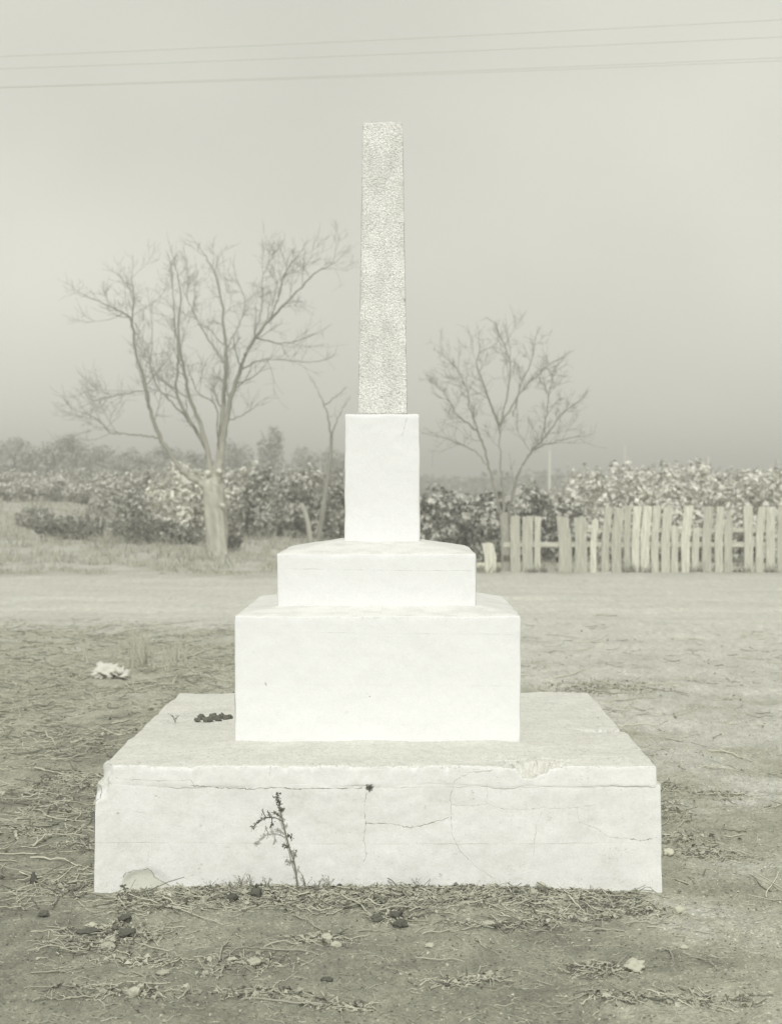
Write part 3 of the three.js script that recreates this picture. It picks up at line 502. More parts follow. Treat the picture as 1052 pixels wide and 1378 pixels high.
const PILE = 'leafy shrubs behind the verge';
shrub({ label: 'large round shrub of pale curled leaves just behind the broad bare tree', px: 252, D: 32.4, w: 112, h: 1.62, n: 4200, size: 0.105, pale: 0.88, dark: 0.5, share: 0.8, seed: 41 });
shrub({ label: 'twiggy grey shrub between the pale round shrub and the grassy bank', px: 186, D: 34, w: 110, h: 1.55, n: 3600, size: 0.075, pale: 0.62, dark: 0.34, share: 0.6, seed: 42, sticks: 22 });
shrub({ label: 'low dark tangled shrub in front of the twiggy grey one', px: 195, D: 32.2, w: 120, h: 0.5, n: 2200, size: 0.07, pale: 0.34, dark: 0.15, share: 0.45, seed: 43 });
shrub({ label: 'low dark shrub alone below the pale grassy bank', px: 88, D: 32.6, w: 80, h: 0.48, n: 1600, size: 0.07, pale: 0.34, dark: 0.15, share: 0.4, seed: 44 });
shrub({ label: 'very small dark shrub touching the foot of the thick trunk', px: 315, D: 30.1, w: 22, h: 0.32, n: 420, size: 0.055, pale: 0.12, dark: 0.06, share: 0.3, seed: 45 });
[[330, 34, 90, 1.5, 0.5, 0.6, 'leafy shrub crowding the hedge close behind the thick pale trunk'], [372, 33.6, 90, 1.36, 0.4, 0.45, 'mid grey leafy shrub in the hedge between trunk and broken stub'], [412, 34.2, 90, 1.42, 0.46, 0.5, 'leafy shrub in the hedge behind the pale broken stub'], [455, 33.6, 90, 1.4, 0.36, 0.4, 'leafy hedge shrub behind the sapling at the flank of the pedestal'], [500, 34.4, 95, 1.35, 0.4, 0.45, 'leafy hedge shrub mostly hidden behind the pedestal'], [548, 33.8, 90, 1.3, 0.4, 0.45, 'leafy hedge shrub peeping out from behind the pedestal']].forEach(([px, D, w, h, pale, share, label], k) =>
  shrub({ label, group: PILE, px, D, w, h: h * 1.08, n: 2600, size: 0.1, pale: pale * 1.6, dark: 0.25, share: share + 0.12, seed: 50 + k }));
[[45, 43, 640], [78, 44, 634], [112, 43, 641], [146, 45, 636], [10, 44, 636], [182, 44, 640]].forEach(([px, D, ty], k) =>
  shrub({ name: 'brush', label: 'loose pale brush growing on top of the grassy bank', group: 'loose brush on the bank', category: 'brush', px, D, w: 62, h: Y(ty, D) - landHeight(X(px, D), Z(D)), n: 1500, size: 0.08, pale: 0.66, dark: 0.36, share: 0.6, seed: 350 + k, sticks: 26 }));
[[132, 34.5, 80, 0.75], [50, 36, 60, 0.5], [240, 31.6, 60, 0.36]].forEach(([px, D, w, h], k) =>
  shrub({ name: 'low_shrub', label: 'ragged grey shrub sprawling along the slope of the bank', group: 'low ragged shrubs along the bank', px, D, w, h, n: 1300, size: 0.065, pale: 0.5, dark: 0.24, share: 0.5, seed: 360 + k, sticks: 14 }));
const DARK = 'dense dark shrubs with pale top leaves beside the fence end';
[[590, 30.5, 95, 1.5, 0.42, 'dense dark shrub with pale top leaves next to the pedestal'], [632, 31, 95, 1.42, 0.45, 'dense dark shrub behind the short broken stake'], [660, 30, 80, 1.3, 0.5, 'dense shrub right behind the stems of the small bare tree'], [705, 30.4, 90, 1.5, 0.5, 'dense shrub behind the first three boards of the fence'], [748, 30.6, 85, 1.3, 0.45, 'dense dark shrub seen through the wide gap in the fence']].forEach(([px, D, w, h, share, label], k) =>
  shrub({ label, group: DARK, px, D, w, h, n: 2400, size: 0.105, pale: 0.66, dark: 0.11, share: share + 0.12, seed: 60 + k }));
[[-10, 52, 634], [38, 56, 628], [84, 50, 636], [120, 58, 626], [160, 54, 632], [205, 60, 630], [250, 56, 634], [300, 60, 628], [345, 58, 632], [392, 62, 630], [440, 60, 634]].forEach(([px, D, ty], k) =>
  shrub({ name: 'thicket', label: 'grey brushy thicket between the hedge and the far wood edge', group: 'brushy thickets behind the hedge', category: 'thicket', px, D, w: 78, h: Y(ty, D) - landHeight(X(px, D), Z(D)), n: 2300, size: 0.1, pale: 0.6, dark: 0.33, share: 0.55, seed: 320 + k, sticks: 12 }));
{ // the pale crop behind the fence: rows of look-alike bushy plants
  const r = rng(70), kinds = [];
  for (let row = 0; row < 4; row++) for (let k = 0; k < 10; k++) {
    const D = 30 + row * 2.4 + r() * 0.8, px = 775 + k * 36 + (row % 2) * 18 + (r() - 0.5) * 14; if (row === 0 && px < 770) continue;
    const h = 1.28 + 0.07 * row + 0.22 * r() + 0.16 * smooth(780, 860, px);
    if (kinds.length < 6) { kinds.push(shrub({ name: 'field_plant', label: 'pale bushy field plant standing behind the picket fence', group: 'rows of bushy plants behind the fence', category: 'plant', px, D, w: 78, h, n: 1500, size: 0.10, pale: 0.78, dark: 0.32, share: 0.82, seed: 71 + k + row * 20, sticks: 8 })); continue; }
    const s = kinds[Math.floor(r() * kinds.length)], c = s.clone(); c.name = numbered('field_plant'); c.userData = { ...s.userData };
    const x = X(px, D), z = Z(D); c.position.set(x, landHeight(x, z), z); c.rotation.y = r() * 6.28; c.scale.set(0.9 + 0.3 * r(), h / 1.42, 0.9 + 0.3 * r()); scene.add(c);
  }
}
{ // hazy woodland edge far behind: small trees one can tell apart
  const list = [[62, 84, 592, 60], [98, 90, 585, 56], [140, 95, 598, 52], [180, 88, 606, 50], [222, 92, 600, 56], [262, 90, 606, 44], [318, 86, 588, 46], [366, 84, 578, 36], [408, 92, 600, 48], [448, 96, 604, 50], [20, 90, 590, 60], [490, 98, 612, 60], [540, 110, 628, 60]];
  list.forEach(([px, D, ty, w], k) => {
    const r = rng(90 + k), root = new THREE.Group(), x = X(px, D), z = Z(D), g0 = landHeight(x, z); root.position.set(x, g0, z);
    top(root, 'distant_tree', k === 7 ? 'distant hazy tree rising in a narrow column above its neighbours' : 'distant hazy scrubby tree at the wood edge behind the hedge', 'tree', k === 7 ? null : 'hazy trees of the far wood edge');
    const h = Y(ty, D) - g0, W = w * D / F, t = new Mesher();
    t.tube([new THREE.Vector3(0, -0.1, 0), new THREE.Vector3(0.05, h * 0.4, 0), new THREE.Vector3(-0.04, h * 0.85, 0)], 0.12, 0.03, 6, tone(0.16));
    for (let s = 0; s < 14; s++) { const y = h * (0.25 + 0.5 * r()), a = r() * 6.3; t.tube([new THREE.Vector3(0, y, 0), new THREE.Vector3(Math.cos(a) * W * 0.25, y + h * 0.15, Math.sin(a) * W * 0.25), new THREE.Vector3(Math.cos(a) * W * 0.42, y + h * 0.28, Math.sin(a) * W * 0.42)], 0.03, 0.008, 4, tone(0.16)); }
    mesh('trunk', t.geo(), matte, root);
    const m = new Mesher(); foliage(m, r, W * 0.55, h * 0.5, W * 0.5, 2300, 0.15, 0.46, 0.28, 0.5, h * 0.52); mesh('crown', m.geo(), leafy, root);
  });
  const m = new Mesher(), r = rng(120);   // low scrub along the horizon: one mass
  for (let k = 0; k < 15000; k++) {
    const D = 130 + 120 * r(), x = (r() - 0.42) * 190, z = Z(D), h = landHeight(x, z) + (0.9 + 1.5 * (0.5 + 0.5 * n2(x * 0.05, D * 0.03))) * Math.pow(r(), 0.7) * 1.25;
    const nor = randDir(r), d = randDir(r).cross(nor).normalize(); m.leaf(new THREE.Vector3(x, h, z), d, nor, 0.75, 0.5, 0.1, tone(0.15 + 0.16 * r(), 0.8));
  }
  top(mesh('scrub', m.geo(), leafy), 'distant_scrub', 'low hazy scrub running along the far horizon', null, null, 'stuff');
  for (const [px, t, w, D] of [[739, 603, 4.2, 90], [840, 598, 3, 100], [952, 613, 3.4, 90]]) {
    const q = new Mesher(), x = X(px, D), z = Z(D), y0 = landHeight(x, z), h = Y(t, D) - y0, rr = w * D / F / 2;
    q.tube([new THREE.Vector3(0, -0.3, 0), new THREE.Vector3(0, h * 0.5, 0), new THREE.Vector3(0.02, h, 0)], rr * 1.1, rr * 0.85, 8, tone(0.62, 0.88)); q.lump(new THREE.Vector3(0.02, h, 0), rr, rr * 0.4, rr, tone(0.5), 3, 1, 0.1);
    const o = mesh('post', q.geo(), matte); o.position.set(x, y0, z); top(o, 'distant_post', px === 739 ? 'pale distant post showing above the shrubs beside the small bare tree' : 'thin pale distant post showing above the field plants', 'post', px === 739 ? null : 'far posts over the field');
  }
}

// ------------------------------------------------------------------ picket fence
{
  const D = 26.9, fence = new THREE.Group(), b = P(690, 770, D); b.y = 0; fence.position.copy(b);
  top(fence, 'picket_fence', 'weathered grey picket fence of uneven leaning boards along the road', 'fence');
  const r = rng(140), woodTex = surface(256, 512, 0.25, 0.5, (x, y) => { const gr = fbm2(x * 48, y * 2.2, 4), k = fbm2(x * 14, y * 5, 3), v = 186 + 36 * gr + 20 * k + 10 * (hash(Math.floor(x * 1000), Math.floor(y * 200)) - 0.5); return [v, v, v - 14]; }, (x, y) => 0.5 + 0.4 * fbm2(x * 90, y * 2.2, 4));
  const woods = [0.9, 1.06, 1.25].map((k) => new THREE.MeshStandardMaterial({ ...woodTex, bumpScale: 0.003, color: new THREE.Color().setRGB(k, k, k), roughness: 0.95 }));
  function board(w, h, t, lean, point, seed) {
    const q = rng(seed), s = new THREE.Shape(), hw = w / 2, j = () => (q() - 0.5) * w * 0.13;
    s.moveTo(-hw, -0.08); s.lineTo(hw, -0.08); s.lineTo(hw + j(), h * 0.5); s.lineTo(hw + j() + lean, h - point + j());
    if (point > 0.03) s.lineTo(lean + w * 0.1, h); else { s.lineTo(lean + hw * 0.3, h + j()); s.lineTo(lean - hw * 0.35, h + j() * 1.2); }
    s.lineTo(-hw + j() + lean, h - point + j()); s.lineTo(-hw + j(), h * 0.5); s.closePath();
    const g = new THREE.ExtrudeGeometry(s, { depth: t, bevelEnabled: true, bevelSize: 0.003, bevelThickness: 0.003, bevelSegments: 1, steps: 1 });
    const uv = g.attributes.uv, p = g.attributes.position, o = q(); for (let k = 0; k < p.count; k++) uv.setXY(k, (p.getX(k) + p.getZ(k)) / 0.25 + o, p.getY(k) / 0.9 + o * 3); return g;
  }
  const list = [[686, 700, 695], [702, 717, 695], [718.5, 727, 695], [750, 769, 695, -3], [772, 790, 696, -1], [793.5, 802, 697, 1.5, 0.05], [808, 819, 683, 3], [822, 836, 684, 2], [839, 848, 681, 1], [849, 860, 681, 2], [861, 873, 681, 3], [875, 886, 681, 3], [889, 901, 683, 3], [902, 912, 708], [916, 928, 681, 3], [930, 940, 710, 1], [943, 957, 682, 3], [961, 972, 682, 1.5], [973, 985, 683, 0, 0.28], [1000, 1013, 680], [1016, 1027, 682, 2], [1030, 1042, 684, 1], [1045, 1058, 681, 0], [1061, 1073, 683, 1]];
  list.forEach(([x0, x1, t, lean = 0, point = 0.0], k) => {
    const w = (x1 - x0) * 0.9 * D / F, h = Y(t, D), o = mesh('picket', board(w, h, 0.02, (lean * 1.3 + (r() - 0.5) * 1.5) * D / F, Math.max(point, 0.004), 200 + k), woods[Math.floor(r() * 3)], fence);
    o.position.set(X((x0 + x1) / 2, D) - b.x, 0, (r() - 0.5) * 0.012); o.rotation.x = (r() - 0.5) * 0.03; o.rotation.y = (r() - 0.5) * 0.06;
  });
  const bar = (x0, x1, y0, y1, z, name) => { const q = new THREE.BoxGeometry(1, 1, 1), A = X(x0, D), B = X(x1, D), o = mesh(name, board(Y(y0, D) - Y(y1, D), (B - A) - 0.08, 0.035, 0, 0.004, 300 + x0), woods[1], fence); o.rotation.z = -Math.PI / 2; o.position.set(A - b.x, (Y(y0, D) + Y(y1, D)) / 2, z); };
  bar(684, 1078, 730, 736, -0.055, 'rail'); bar(796, 1078, 711, 716, -0.055, 'rail'); bar(978, 1078, 763, 768.5, -0.055, 'rail');
  for (const px of [731, 868, 996, 1076]) { const o = mesh('post', board(0.09, px === 731 ? 0.5 : 0.95, 0.09, 0, 0.004, 400 + px), woods[0], fence); o.position.set(X(px === 731 ? 710 : px === 996 ? 1006 : px, D) - b.x, 0, -0.16); }
  const s = mesh('stake', board(0.19, Y(731, 26.8), 0.05, -0.035, 0.02, 501), woods[2]); s.position.copy(P(659, 770, 26.8)).setY(0); top(s, 'broken_stake', 'short wide broken board standing alone off the fence end', 'stake');
}

// ------------------------------------------------------------------ wires overhead, carried by poles outside the frame
{
  const H = 5.5, wires = [[55, 74, 1020, 27], [55, 91, 1020, 50], [55, 116, 1020, 78], [55, 117, 1020, 82]], r = rng(150), ends = [[], []];
  wires.forEach(([xa, ya, xb, yb], k) => {
    const Da = H * F / (PY - ya), Db = H * F / (PY - yb), A = new THREE.Vector3(X(xa, Da), EYE + H, Z(Da)), B = new THREE.Vector3(X(xb, Db), EYE + H, Z(Db)), t = B.clone().sub(A).normalize();
    const a = A.clone().addScaledVector(t, -9), b = B.clone().addScaledVector(t, 11); a.y += 0.12; b.y += 0.12; ends[0].push(a); ends[1].push(b);
    const pts = []; for (let s = 0; s <= 24; s++) { const f = s / 24, p = a.clone().lerp(b, f); p.y -= 4 * 0.14 * f * (1 - f); pts.push(p); }
    const m = new Mesher(); m.tube(pts, 0.0026, 0.0026, 5, tone(0.42)); top(mesh('wire', m.geo(), matte), 'power_line', 'thin dark overhead wire crossing the sky above the obelisk', 'wire', 'overhead wires');
  });
  ends.forEach((E, side) => {
    const g = new THREE.Group(), c = E[0].clone().lerp(E[3], 0.5); g.position.set(c.x, 0, c.z); top(g, 'utility_pole', 'tall grey wooden utility pole with a crossarm carrying the wires beside the road', 'utility pole', 'poles carrying the overhead wires');
    const m = new Mesher(); m.tube([new THREE.Vector3(0, -0.6, 0), new THREE.Vector3(0, 4, 0), new THREE.Vector3(0, 7.6, 0)], 0.15, 0.1, 12, tone(0.2), 0.05, r); mesh('pole', m.geo(), matte, g);
    const d = E[3].clone().sub(E[0]).setY(0).normalize(), arm = new Mesher(); arm.tube([d.clone().multiplyScalar(-1.4).setY(6.42), d.clone().multiplyScalar(1.4).setY(6.42)], 0.06, 0.06, 4, tone(0.22)); mesh('crossarm', arm.geo(), matte, g);
    for (const e of E) { const q = new Mesher(), l = e.clone().sub(g.position); q.tube([new THREE.Vector3(l.x, 6.46, l.z), new THREE.Vector3(l.x, 6.9, l.z), new THREE.Vector3(l.x, l.y - 0.004, l.z)], 0.03, 0.03, 8, tone(0.4)); mesh('insulator', q.geo(), matte, g); }
  });
}

// ------------------------------------------------------------------ litter on the ground
const spots = [[150, 1262, 95, 20, 1], [90, 1197, 55, 12, 0.9], [190, 1292, 55, 9, 0.6], [330, 1300, 75, 15, 1], [170, 1334, 95, 11, 1], [300, 1208, 80, 16, 1], [400, 1205, 90, 18, 1], [500, 1212, 80, 16, 0.9], [600, 1205, 90, 14, 0.8], [700, 1208, 90, 14, 0.7], [800, 1212, 70, 12, 0.7], [430, 1264, 45, 9, 0.7], [530, 1238, 40, 8, 0.7], [660, 1246, 95, 7, 0.9], [745, 1236, 65, 9, 0.8], [622, 1320, 55, 9, 0.6], [850, 1226, 70, 9, 0.7], [940, 1345, 80, 9, 0.9], [830, 1345, 45, 8, 0.6], [925, 1132, 50, 12, 0.7], [905, 1092, 22, 20, 1], [960, 1150, 60, 7, 0.5], [350, 1340, 70, 7, 0.7], [455, 1352, 50, 5, 0.5], [80, 1060, 60, 20, 0.6], [70, 1120, 60, 8, 0.5], [110, 1140, 40, 10, 0.6], [820, 925, 90, 10, 0.6], [900, 1060, 25, 8, 0.6], [970, 1070, 40, 8, 0.4], [800, 1305, 40, 12, 0.4]].map(([px, py, rx, ry, w]) => { const c = ground(px, py), e = ground(px + rx, py), f = ground(px, py - ry); return { x: c.x, z: c.z, rx: Math.abs(e.x - c.x), rz: Math.abs(c.z - f.z), w }; });
const inBase = (x, z, m = 0) => Math.abs(x) < 1.045 + m && Math.abs(z) < 1.04 + m;
function onLand(x, z, lift = 0) { return new THREE.Vector3(x, landHeight(x, z) + lift, z); }
function stem(m, r, x, z, ang, len, rad, col, lift = 0.3, sides = 4) {   // a dry stalk lying with its bends on the soil
  const n = 6, q = []; let cx = x - Math.cos(ang) * len / 2, cz = z - Math.sin(ang) * len / 2, a = ang; const up = r() * lift * len * 0.25, end = r() < 0.5;
  for (let k = 0; k <= n; k++) { q.push(onLand(cx, cz, rad * 0.8 + up * Math.pow(end ? k / n : 1 - k / n, 2) + (r() - 0.5) * rad)); a += (r() - 0.5) * 0.34; cx += Math.cos(a) * len / n; cz += Math.sin(a) * len / n; }
  m.tube(q, rad, rad * 0.55, sides, col);
}
{ // fine straw and crumbled leaf: nobody could count it
  const r = rng(160), m = new Mesher();
  for (const s of spots) {
    const area = s.rx * s.rz, n = Math.round(clamp(area * 3600 * s.w, 80, 600));
    for (let k = 0; k < n; k++) { const a = r() * 6.283, e = Math.sqrt(-Math.log(1 - 0.93 * r())) * 0.75, x = s.x + Math.cos(a) * e * s.rx, z = s.z + Math.sin(a) * e * s.rz; if (inBase(x, z, 0.02)) continue; stem(m, r, x, z, r() * 6.283, 0.03 + 0.13 * r() * r(), 0.0012 + 0.0016 * r(), tone(r() < 0.72 ? 0.42 + 0.22 * r() : 0.12 + 0.1 * r(), 0.8), 0.6, 3); }
  }
  for (let k = 0; k < 1500; k++) { const x = -0.9 + 1.85 * r(), z = 1.08 + 0.3 * r() * r(); stem(m, r, x, z, (r() - 0.5) * 2.2, 0.03 + 0.14 * r() * r(), 0.0012 + 0.0018 * r(), tone(r() < 0.75 ? 0.36 + 0.24 * r() : 0.14 + 0.1 * r(), 0.8), 0.9, 3); }
  let placed = 0;   // the matted straw of the field beside and behind the base
  for (let k = 0; k < 60000 && placed < 7000; k++) {
    const D = 5.6 + 12.5 * Math.pow(r(), 0.8), half = D * 0.26, x = CX + (r() - 0.5) * 2 * half, z = Z(D); if (inBase(x, z, 0.05)) continue;
    const left = 1 - smooth(-1.3, 0.4, x), d = (0.08 + 0.85 * left) * smooth(-0.25, 0.45, fbm2(x * 1.1 + 4, z * 1.1, 3) + 0.25 * left) + 0.02; if (r() > d * (1 - smooth(15.5, 18, D))) continue;
    placed++; stem(m, r, x, z, r() * 6.283, 0.06 + 0.3 * r() * r(), 0.0016 + 0.0025 * r(), tone(r() < 0.75 ? 0.4 + 0.22 * r() : 0.14 + 0.12 * r(), 0.8), 0.7, 3);
  }
  for (let k = 0; k < 900; k++) { const p = ground(40 + 1000 * r(), 1200 + 180 * r()); if (!inBase(p.x, p.z, 0.02)) stem(m, r, p.x, p.z, r() * 6.283, 0.015 + 0.06 * r(), 0.001 + 0.001 * r(), tone(0.35 + 0.25 * r(), 0.8), 0.2, 3); }
  top(mesh('straw', m.geo(), matte), 'straw_litter', 'fine dry straw strewn over the bare soil', null, null, 'stuff');
}
{
  const r = rng(170), m = new Mesher();
  const crumb = (x, z, s, v) => { if (inBase(x, z, 0.012)) return; const nor = randDir(r); nor.y = Math.abs(nor.y) + 0.4; nor.normalize(); const d = randDir(r).cross(nor).normalize(); m.leaf(onLand(x, z, s * 0.28), d, nor, s, s * (0.5 + 0.4 * r()), s * 0.25, tone(v, 0.8)); };
  for (const s of spots) { const n = Math.round(clamp(s.rx * s.rz * 6500 * s.w, 90, 800)); for (let k = 0; k < n; k++) { const a = r() * 6.283, e = Math.sqrt(-Math.log(1 - 0.93 * r())) * 0.7; crumb(s.x + Math.cos(a) * e * s.rx, s.z + Math.sin(a) * e * s.rz, 0.008 + 0.022 * r() * r(), r() < 0.8 ? 0.28 + 0.24 * r() : 0.09 + 0.1 * r()); } }
  for (let k = 0; k < 4200; k++) { const x = -0.95 + 1.9 * r(), z = 1.05 + 0.3 * r() * r() + 0.02 * n2(x * 5, 1); crumb(x, z, 0.007 + 0.022 * r() * r(), r() < 0.86 ? 0.26 + 0.2 * r() : 0.1 + 0.1 * r()); }
  for (let k = 0; k < 2600; k++) { const p = ground(20 + 1030 * r(), 1010 + 370 * r()); crumb(p.x, p.z, 0.005 + 0.012 * r() * r(), r() < 0.6 ? 0.36 + 0.2 * r() : 0.12 + 0.1 * r()); }
  for (let k = 0; k < 9000; k++) { const D = 6 + 10 * r(), x = CX + (r() - 0.5) * 2 * D * 0.26, z = Z(D); const left = 1 - smooth(-1.2, 0.8, x); if (r() < (0.16 + 0.6 * left) * smooth(-0.2, 0.4, fbm2(x * 1.3, z * 1.3 + 7, 3))) crumb(x, z, 0.012 + 0.03 * r() * r(), r() < 0.6 ? 0.34 + 0.2 * r() : 0.1 + 0.12 * r()); }
  top(mesh('leaves', m.geo(), matte), 'leaf_litter', 'crumbled dry leaves and bits scattered over the soil', null, null, 'stuff');
}
{ // rough dead grass on the verge beyond the road
  const r = rng(180), m = new Mesher();
  for (let k = 0; k < 16000; k++) {
    const left = r() < 0.8, D = left ? 26.2 + 16 * Math.pow(r(), 1.3) : 26.6 + 4.5 * r(), px = left ? -20 + 500 * r() : 480 + 600 * r(), x = X(px, D), z = Z(D);
    if (fbm2(x * 0.8, z * 0.8 + 3, 3) + 0.28 * r() < (D < 27.6 ? 0.22 : D < 31 ? 0.1 : -0.05)) continue;
    const h = 0.04 + 0.16 * r() * smooth(26, 29, D) * (0.5 + r()), p = onLand(x, z), lean = randDir(r).multiplyScalar(h * 0.8);
    m.tube([p.clone().setY(p.y - 0.02), p.clone().add(new THREE.Vector3(lean.x * 0.4, h * 0.6, lean.z * 0.4)), p.clone().add(new THREE.Vector3(lean.x, h, lean.z))], 0.006, 0.002, 3, tone(r() < 0.75 ? 0.42 + 0.2 * r() : 0.18 + 0.1 * r(), 0.8));
  }
  for (let k = 0; k < 1500; k++) { const px = 640 + 430 * r(), D = 26.7 + 0.35 * r(), x = X(px, D), z = Z(D); if (n2(x * 1.6, 5) < 0.1) continue; const h = 0.05 + 0.14 * r() * r(), p = onLand(x, z), l = randDir(r).multiplyScalar(h * 0.7); m.tube([p, p.clone().add(new THREE.Vector3(l.x * 0.4, h * 0.6, l.z * 0.4)), p.clone().add(new THREE.Vector3(l.x, h, l.z))], 0.006, 0.002, 3, tone(r() < 0.5 ? 0.4 : 0.14, 0.8)); }
  top(mesh('grass', m.geo(), matte), 'verge_grass', 'short dead grass on the verge and bank beyond the road', null, null, 'stuff');
}
const stalks = (list, label, group, seed, rad, v) => { const r = rng(seed); list.forEach(([xa, ya, xb, yb, k = 1]) => {
  const a = ground(xa, ya), b = ground(xb, yb), n = 8, q = [], bend = (r() - 0.5) * 0.14, d = b.clone().sub(a), nn = new THREE.Vector3(-d.z, 0, d.x);
  for (let s = 0; s <= n; s++) { const f = s / n, p = a.clone().lerp(b, f).addScaledVector(nn, bend * Math.sin(f * 3.14) + (r() - 0.5) * 0.018); if (p.z < 1.05 && p.z > 0.9 && Math.abs(p.x) < 1.04) p.z = 1.055; q.push(onLand(p.x, p.z, rad * k * 0.9 + 0.012 * Math.sin(f * 3.14) * r())); }
  const o = q[0].clone(); q.forEach((p) => p.sub(o)); const m = new Mesher(); m.tube(q, rad * k, rad * k * 0.6, 6, tone(v * (0.85 + 0.35 * r()), 0.81), 0.25, r);
  const side = Math.floor(2 + r() * 3); for (let s = 0; s < side; s++) { const i = 2 + Math.floor(r() * 5), e = q[i].clone().add(new THREE.Vector3((r() - 0.5) * 0.09, 0.004 + 0.02 * r(), (r() - 0.5) * 0.09)); m.tube([q[i], q[i].clone().lerp(e, 0.5).add(new THREE.Vector3(0, 0.006, 0)), e], rad * k * 0.5, rad * 0.3, 4, tone(v * (0.8 + 0.4 * r()), 0.81)); }
  const t = mesh('stalk', m.geo(), matte); t.position.copy(o); top(t, 'dry_stalk', label, 'stalk', group);
}); };
stalks([[40, 1276, 138, 1272], [60, 1268, 115, 1270], [86, 1247, 110, 1268], [42, 1312, 130, 1300], [180, 1218, 300, 1248, 1.2], [190, 1272, 230, 1255], [205, 1258, 250, 1240], [160, 1310, 228, 1322], [230, 1321, 110, 1332], [44, 1348, 84, 1347, 1.2], [84, 1346, 160, 1336], [240, 1340, 260, 1330], [245, 1180, 300, 1190], [320, 1205, 345, 1192, 1.8], [290, 1212, 320, 1211], [355, 1276, 432, 1271], [300, 1285, 350, 1280], [350, 1281, 430, 1291], [292, 1318, 305, 1300], [296, 1296, 310, 1265, 1.4], [410, 1205, 450, 1196, 1.2], [428, 1208, 500, 1234, 1.5], [505, 1228, 560, 1224, 1.3], [393, 1233, 440, 1252, 1.2], [480, 1254, 520, 1253], [568, 1256, 618, 1256], [620, 1255, 665, 1251], [615, 1221, 700, 1214, 1.1], [550, 1228, 590, 1225], [690, 1222, 770, 1214, 1.4], [770, 1213, 810, 1217, 1.6], [560, 1288, 625, 1298], [640, 1320, 692, 1326], [470, 1352, 330, 1349, 1.3], [840, 1242, 900, 1246], [870, 1250, 960, 1260], [780, 1250, 840, 1254], [640, 1266, 655, 1282], [895, 1283, 905, 1296], [925, 1287, 965, 1310], [120, 1195, 142, 1186], [900, 1210, 850, 1200], [780, 1248, 815, 1250]],
  'thin dry stalk lying on the bare soil before the white base', 'dry stalks before the base', 190, 0.0027, 0.4);
stalks([[953, 1011, 1010, 1024, 1.3], [940, 1033, 985, 1036, 1.2], [960, 1071, 1022, 1071, 0.8], [912, 1033, 922, 1036], [45, 1140, 70, 1127, 1.3], [48, 1032, 90, 1045, 1.2], [90, 1046, 112, 1049], [110, 1044, 132, 1041], [42, 1155, 110, 1165], [885, 1052, 915, 1054], [830, 976, 885, 976, 1.1]], 'pale curved dry stalk on the ground beside the white base', 'dry stalks beside the base', 191, 0.0045, 0.5);
stalks([[95, 1002, 140, 996, 1.1], [112, 930, 132, 945], [188, 925, 240, 922], [240, 886, 285, 872, 1.2], [255, 905, 305, 915], [230, 880, 300, 888], [262, 905, 220, 890], [85, 897, 108, 910], [45, 930, 100, 920], [860, 921, 915, 921, 1.2], [815, 945, 880, 940], [740, 915, 790, 905], [150, 975, 185, 968], [60, 985, 75, 1005], [830, 826, 800, 824, 1.5]], 'pale dry stalk in the straw covered field behind the base', 'dry stalks in the field', 192, 0.0055, 0.48);

